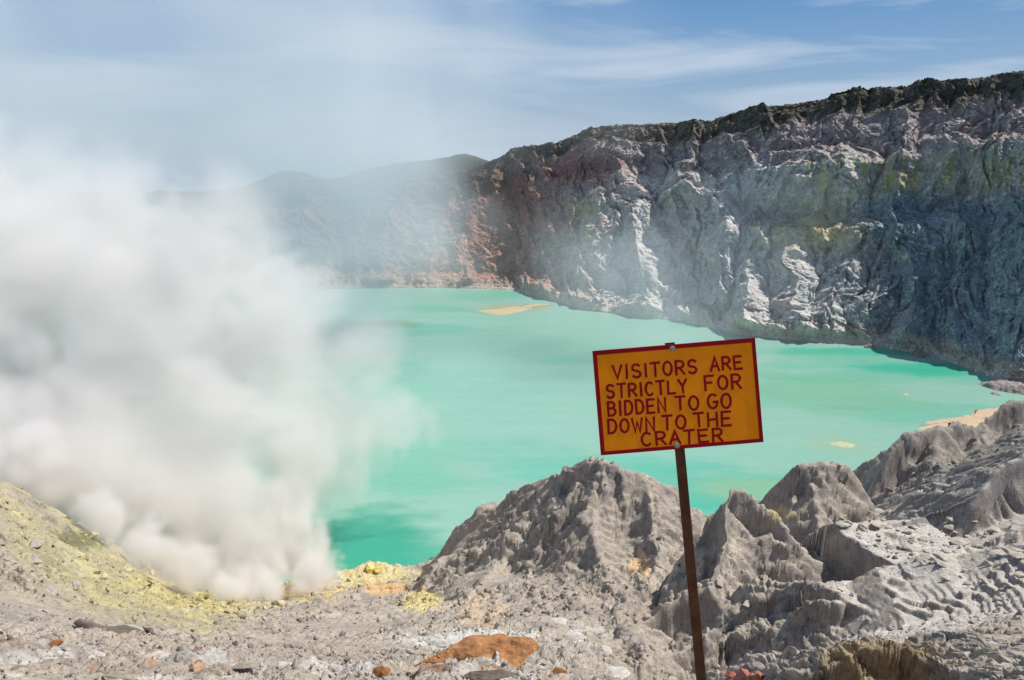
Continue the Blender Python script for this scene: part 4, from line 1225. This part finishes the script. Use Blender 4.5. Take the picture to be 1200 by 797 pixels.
def stroke(bm, pts, wd, z0, z1):
    P = [Vector((p[0], p[1])) for p in pts]
    closed = (P[0] - P[-1]).length < 1e-5
    if not closed:
        P[0] = P[0] + (P[0] - P[1]).normalized() * wd * 0.35
        P[-1] = P[-1] + (P[-1] - P[-2]).normalized() * wd * 0.35
    n = len(P); Ls, Rs = [], []
    for i in range(n):
        if closed:
            a = P[i - 1] if i > 0 else P[-2]; b = P[i + 1] if i < n - 1 else P[1]
        else:
            a = P[max(i - 1, 0)]; b = P[min(i + 1, n - 1)]
        d1 = (P[i] - a).normalized() if (P[i] - a).length > 1e-9 else (b - P[i]).normalized()
        d2 = (b - P[i]).normalized() if (b - P[i]).length > 1e-9 else d1
        m_ = d1 + d2
        m_ = m_.normalized() if m_.length > 1e-6 else d1
        nn = Vector((-m_.y, m_.x)); k = max(nn.dot(Vector((-d1.y, d1.x))), 0.45)
        wv = wd * random.uniform(0.93, 1.07)
        Ls.append(P[i] + nn * wv / 2 / k); Rs.append(P[i] - nn * wv / 2 / k)
    tl_ = [bm.verts.new((p.x, p.y, z1)) for p in Ls]; tr2 = [bm.verts.new((p.x, p.y, z1)) for p in Rs]
    bl_ = [bm.verts.new((p.x, p.y, z0)) for p in Ls]; br_ = [bm.verts.new((p.x, p.y, z0)) for p in Rs]
    for i in range(n - 1):
        bm.faces.new((tr2[i], tr2[i + 1], tl_[i + 1], tl_[i]))
        bm.faces.new((tl_[i], tl_[i + 1], bl_[i + 1], bl_[i])); bm.faces.new((br_[i], br_[i + 1], tr2[i + 1], tr2[i]))
    if not closed:
        bm.faces.new((tl_[0], bl_[0], br_[0], tr2[0])); bm.faces.new((tr2[-1], br_[-1], bl_[-1], tl_[-1]))
# each word: left and right end of its letters, top and bottom there, read off an enlargement of the board
TLc, TRc, BLc = np.array((67., 158.)), np.array((948., 75.)), np.array((130., 720.))
Ainv = np.linalg.inv(np.stack([TRc - TLc, BLc - TLc], 1))
def bxy(p):
    a, b = Ainv @ (np.array(p, float) - TLc)
    return (a - 0.5) * BW, (0.5 - b) * BH
WORDS = [("VISITORS", (180, 271), (636, 234), 70), ("ARE", (712, 219), (882, 208), 70),
         ("STRICTLY", (148, 376), (584, 340), 70), ("FOR", (682, 324), (880, 311), 74),
         ("BIDDEN", (158, 470), (473, 444), 74), ("TO", (526, 434), (652, 432), 72), ("GO", (702, 422), (828, 416), 74),
         ("DOWN", (162, 566), (415, 549), 72), ("TO", (458, 541), (585, 535), 72), ("THE", (630, 524), (832, 514), 74),
         ("CRATER", (347, 632), (788, 602), 68)]
bm = bmesh.new(); k_ = 0
for wd_, pa, pb_, hpx in WORDS:
    (xa, ya), (xb, yb_) = bxy(pa), bxy(pb_)
    hgt = hpx / 565.0 * BH
    wts = [0.34 if c == 'I' else (1.15 if c == 'W' else 1.0) for c in wd_]
    gap = 0.42
    unit = (xb - xa) / (sum(wts) + gap * (len(wd_) - 1))
    x = xa
    for c, wt_ in zip(wd_, wts):
        lw = unit * wt_
        tcen = (x + lw / 2 - xa) / (xb - xa)
        yc = ya + (yb_ - ya) * tcen + random.uniform(-0.0008, 0.0008)
        hh_ = hgt * random.uniform(0.95, 1.04); slant = random.uniform(-0.02, 0.05)
        for st in GL[c]:
            pts = [(x + (px0 if c != 'I' else 0.5) * lw + (py0 - .5) * slant * hh_, yc + (py0 - 0.5) * hh_) for px0, py0 in st]
            stroke(bm, pts, 0.0091, 0.0001, 0.0007 + 0.00005 * (k_ % 5)); k_ += 1
        x += unit * (wt_ + gap)
bmesh.ops.recalc_face_normals(bm, faces=bm.faces)
part("lettering", bm, M_red, board, FRAME)
# two bolt heads
for (u_, v_) in ((500, 137), (541, 662)):
    x_, y_ = bxy((u_, v_))
    bm = bmesh.new()
    bmesh.ops.create_cone(bm, cap_ends=True, segments=6, radius1=0.0088, radius2=0.0078, depth=0.005, matrix=Matrix.Translation((x_, y_, 0.0048)))
    bmesh.ops.create_cone(bm, cap_ends=True, segments=16, radius1=0.011, radius2=0.011, depth=0.0018, matrix=Matrix.Translation((x_, y_, 0.0014)))
    part("bolt", bm, M_bolt, sign_root, FRAME)

# ------------------------------------------------------------------ smoke from the vents
def vnoise_lattice(seed, n=64):
    return np.random.default_rng(seed).random((n, n, n), dtype=np.float32)
LAT = vnoise_lattice(5)
def vnoise(x, y, z):
    """smooth value noise in 3D, -1..1, lattice repeating every 64 cells"""
    xi = np.floor(x); yi = np.floor(y); zi = np.floor(z)
    fx = x - xi; fy = y - yi; fz = z - zi
    fx = fx * fx * (3 - 2 * fx); fy = fy * fy * (3 - 2 * fy); fz = fz * fz * (3 - 2 * fz)
    xi = xi.astype(np.int32) & 63; yi = yi.astype(np.int32) & 63; zi = zi.astype(np.int32) & 63
    x1 = (xi + 1) & 63; y1 = (yi + 1) & 63; z1 = (zi + 1) & 63
    L = LAT.ravel()
    def at(a, b, c): return L[(a * 64 + b) * 64 + c]
    c00 = at(xi, yi, zi); c00 = c00 + fx * (at(x1, yi, zi) - c00)
    c10 = at(xi, y1, zi); c10 = c10 + fx * (at(x1, y1, zi) - c10)
    c01 = at(xi, yi, z1); c01 = c01 + fx * (at(x1, yi, z1) - c01)
    c11 = at(xi, y1, z1); c11 = c11 + fx * (at(x1, y1, z1) - c11)
    c0 = c00 + fy * (c10 - c00); c1 = c01 + fy * (c11 - c01)
    return (c0 + fz * (c1 - c0)) * 2 - 1

def smoke_volume(name, blobs, lo, hi, step, lam, octs, wob, soft, sigma, color, aniso, label):
    lo = np.array(lo, float); hi = np.array(hi, float)
    n = np.maximum(((hi - lo) / step).astype(int) + 1, 2)
    hi = lo + (n - 1) * step
    gx = (lo[0] + np.arange(n[0]) * step).astype(F32)
    gy = (lo[1] + np.arange(n[1]) * step).astype(F32)
    gz = (lo[2] + np.arange(n[2]) * step).astype(F32)
    Z, Y, X = np.meshgrid(gz, gy, gx, indexing='ij')
    X = X.ravel(); Y = Y.ravel(); Z = Z.ravel()
    # coarse field first: how deep inside the nearest puff
    RS = np.zeros(X.shape, F32)
    DD = np.full(X.shape, 9.0, F32); WW = np.zeros(X.shape, F32)
    for u, v, y, rp, wgt in blobs:
        c = pix(u, v, y); r = rp * y / FPX
        d = np.sqrt((X - c[0]) ** 2 + ((Y - c[1]) * 0.85) ** 2 + (Z - c[2]) ** 2) / r
        k = np.clip(1.6 - d, 0, 1)
        RS = RS + k * k * r
        DD = np.minimum(DD, d)
        # density of the nearest puffs, blended
        WW += np.where(k > 0, k * k * (wgt * 30.0 / max(r, 8.0)), 0)
        # running weight sum kept in the second channel
        if u == blobs[0][0] and v == blobs[0][1]: KS = k * k * 1.0
        else: KS = KS + k * k
    m = DD < 1.6
    x = X[m]; y = Y[m]; z = Z[m]
    wl = WW[m] / np.maximum(KS[m], 1e-4)
    # billows: warped, cauliflower-like noise
    wx = vnoise(x / (lam * 1.6) + 3, y / (lam * 1.6), z / (lam * 1.6)) * lam * 0.55
    wz = vnoise(x / (lam * 1.6), y / (lam * 1.6) + 9, z / (lam * 1.6)) * lam * 0.55
    def billow(l, k_oct, sx):
        nn_ = np.zeros(x.shape, F32); a = 1.0; tot = 0
        for o in range(k_oct):
            b_ = vnoise((x + wx * sx) / l + o * 7.1, (y + wz * sx) / l + o * 3.3, (z + (wx - wz) * sx) / l)
            nn_ += a * (np.abs(b_) * 2 - 0.62); tot += a
            a *= 0.6; l *= 0.5
        return nn_ / tot
    small = sstep(24, 11, RS[m] / np.maximum(KS[m], 1e-4)) * (1.0 if lam < 50 else 0.0)
    nn = billow(lam, octs, 1.0) * (1 - small) + billow(lam * 0.36, 4, 0.5) * small * 1.25
    dens = sstep(1.0 + soft * 0.5, 1.0 - soft, DD[m] - nn * wob + 0.12) * wl
    patch = 0.62 + 0.5 * vnoise(x / (lam * 2.2) + 20, y / (lam * 2.2), z / (lam * 2.2) + 5)
    dens *= np.clip(patch, 0.12, 1.3)
    full = np.zeros(X.shape, F32); full[m] = dens * sigma
    full[full < sigma * 0.004] = 0
    me = bpy.data.meshes.new(name)
    me.vertices.add(len(X))
    co = np.stack([X, Y, Z], 1).astype(F32)
    me.vertices.foreach_set("co", co.ravel())
    at = me.attributes.new("smoke_density", 'FLOAT', 'POINT'); at.data.foreach_set("value", full)
    o = bpy.data.objects.new(name, me); C.objects.link(o)
    # material
    mt = bpy.data.materials.new(name); mt.use_nodes = True
    t = mt.node_tree; t.nodes.clear()
    out = t.nodes.new("ShaderNodeOutputMaterial"); pv = t.nodes.new("ShaderNodeVolumePrincipled")
    pv.inputs['Color'].default_value = (*color, 1); pv.inputs['Density'].default_value = 1.0
    pv.inputs['Anisotropy'].default_value = aniso
    pv.inputs['Density Attribute'].default_value = "density"
    t.links.new(pv.outputs[0], out.inputs['Volume'])
    me.materials.append(mt)
    # fill the grid
    g = bpy.data.node_groups.new(name, 'GeometryNodeTree')
    g.interface.new_socket("Geometry", in_out='INPUT', socket_type='NodeSocketGeometry')
    g.interface.new_socket("Geometry", in_out='OUTPUT', socket_type='NodeSocketGeometry')
    gi = g.nodes.new("NodeGroupInput"); go = g.nodes.new("NodeGroupOutput")
    vc = g.nodes.new("GeometryNodeVolumeCube")
    vc.inputs['Min'].default_value = tuple(lo); vc.inputs['Max'].default_value = tuple(hi)
    for ax, k in zip("XYZ", n): vc.inputs['Resolution ' + ax].default_value = int(k)
    ps = g.nodes.new("GeometryNodeInputPosition"); sp = g.nodes.new("ShaderNodeSeparateXYZ")
    g.links.new(ps.outputs[0], sp.inputs[0])
    idx = []
    for i, ax in enumerate("XYZ"):
        s_ = g.nodes.new("ShaderNodeMath"); s_.operation = 'SUBTRACT'; s_.inputs[1].default_value = float(lo[i])
        d_ = g.nodes.new("ShaderNodeMath"); d_.operation = 'DIVIDE'; d_.inputs[1].default_value = float(step)
        r_ = g.nodes.new("ShaderNodeMath"); r_.operation = 'ROUND'
        g.links.new(sp.outputs[ax], s_.inputs[0]); g.links.new(s_.outputs[0], d_.inputs[0]); g.links.new(d_.outputs[0], r_.inputs[0])
        cl = g.nodes.new("ShaderNodeClamp"); cl.inputs['Min'].default_value = 0; cl.inputs['Max'].default_value = float(n[i] - 1)
        g.links.new(r_.outputs[0], cl.inputs[0])
        idx.append(cl)
    def madd(a_, k, b_):
        q = g.nodes.new("FunctionNodeIntegerMath"); q.operation = 'MULTIPLY_ADD'
        g.links.new(a_, q.inputs[0]); q.inputs[1].default_value = int(k); g.links.new(b_, q.inputs[2])
        return q.outputs[0]
    fi = madd(madd(idx[2].outputs[0], n[1], idx[1].outputs[0]), n[0], idx[0].outputs[0])
    na = g.nodes.new("GeometryNodeInputNamedAttribute"); na.data_type = 'FLOAT'; na.inputs['Name'].default_value = "smoke_density"
    si = g.nodes.new("GeometryNodeSampleIndex"); si.data_type = 'FLOAT'; si.domain = 'POINT'
    g.links.new(gi.outputs[0], si.inputs['Geometry']); g.links.new(na.outputs[0], si.inputs['Value']); g.links.new(fi, si.inputs['Index'])
    g.links.new(si.outputs[0], vc.inputs['Density'])
    sm = g.nodes.new("GeometryNodeSetMaterial"); sm.inputs['Material'].default_value = mt
    g.links.new(vc.outputs[0], sm.inputs[0]); g.links.new(sm.outputs[0], go.inputs[0])
    md = o.modifiers.new("fill", 'NODES'); md.node_group = g
    return tag(o, label, "smoke", kind="stuff")

if SMOKE:
    plume = [(120, 602, 176, 34, 1.0), (168, 640, 183, 34, 1.2), (218, 670, 189, 34, 1.3), (268, 690, 193, 30, 1.4), (318, 692, 200, 30, 1.4), (362, 678, 212, 26, 1.4),
             (250, 690, 210, 40, 1.3), (310, 684, 214, 40, 1.3), (362, 672, 222, 32, 1.3), (285, 700, 206, 26, 1.1), (388, 676, 226, 16, 1.0),
             (212, 645, 214, 56, 1.1), (288, 640, 222, 60, 1.1), (345, 640, 230, 42, 1.1),
             (160, 600, 216, 66, 1.1), (250, 575, 232, 90, 1), (325, 592, 240, 56, 1), (375, 640, 245, 24, 0.7),
             (118, 525, 232, 105, 1), (230, 495, 252, 122, 1), (335, 505, 262, 92, 1), (105, 575, 212, 50, 1.1),
             (40, 440, 262, 130, 1), (180, 400, 275, 140, 1), (295, 410, 282, 110, 1), (395, 480, 288, 70, 0.8),
             (-20, 360, 270, 150, 1), (60, 545, 212, 78, 1.2), (20, 530, 198, 62, 1.0), (30, 490, 225, 90, 1), (-80, 510, 205, 90, 0.8), (120, 310, 287, 135, 1), (235, 320, 292, 95, 0.9), (320, 380, 294, 70, 0.8),
             (-130, 300, 280, 160, 1), (20, 270, 292, 110, 0.9), (-160, 450, 262, 170, 1),
             (455, 490, 292, 48, 0.35), (425, 420, 292, 62, 0.35), (385, 560, 275, 55, 0.3), (365, 345, 300, 55, 0.3), (270, 245, 300, 60, 0.3)]
    smoke_volume("smoke", plume, (-280, 155, 0), (-10, 335, 172), 1.4, 26.0, 5, 1.05, 0.5, 0.085, (0.925, 0.912, 0.90), 0.0,
                 "dense white sulphur smoke billowing up from the vents at the left")
    veil = [(60, 130, 470, 260, 1.3), (280, 90, 520, 220, 1.4), (440, 110, 570, 150, 1.4), (-40, 0, 450, 260, 1.3), (520, 70, 620, 105, 1.0), (400, 0, 560, 160, 1.2), (180, -20, 500, 200, 1.2),
            (330, 260, 540, 130, 3.2), (420, 270, 590, 120, 2.8), (500, 265, 640, 75, 0.75), (150, 260, 470, 160, 1.6), (460, 190, 640, 95, 1.3), (540, 150, 660, 60, 0.5), (610, 40, 640, 130, 0.3), (690, 60, 650, 120, 0.12), (600, 130, 660, 80, 0.25),
            (770, 360, 560, 95, 0.75), (690, 330, 600, 75, 0.55), (-200, 200, 450, 260, 1.2), (900, 300, 520, 110, 0.15), (1050, 330, 470, 110, 0.12), (640, 280, 640, 90, 0.12)]
    smoke_volume("smoke", veil, (-560, 330, 5), (330, 760, 330), 8.0, 95.0, 3, 0.7, 0.8, 0.036, (0.86, 0.89, 0.925), 0.1,
                 "thin drifting veil of grey smoke spread across the sky at the upper left")
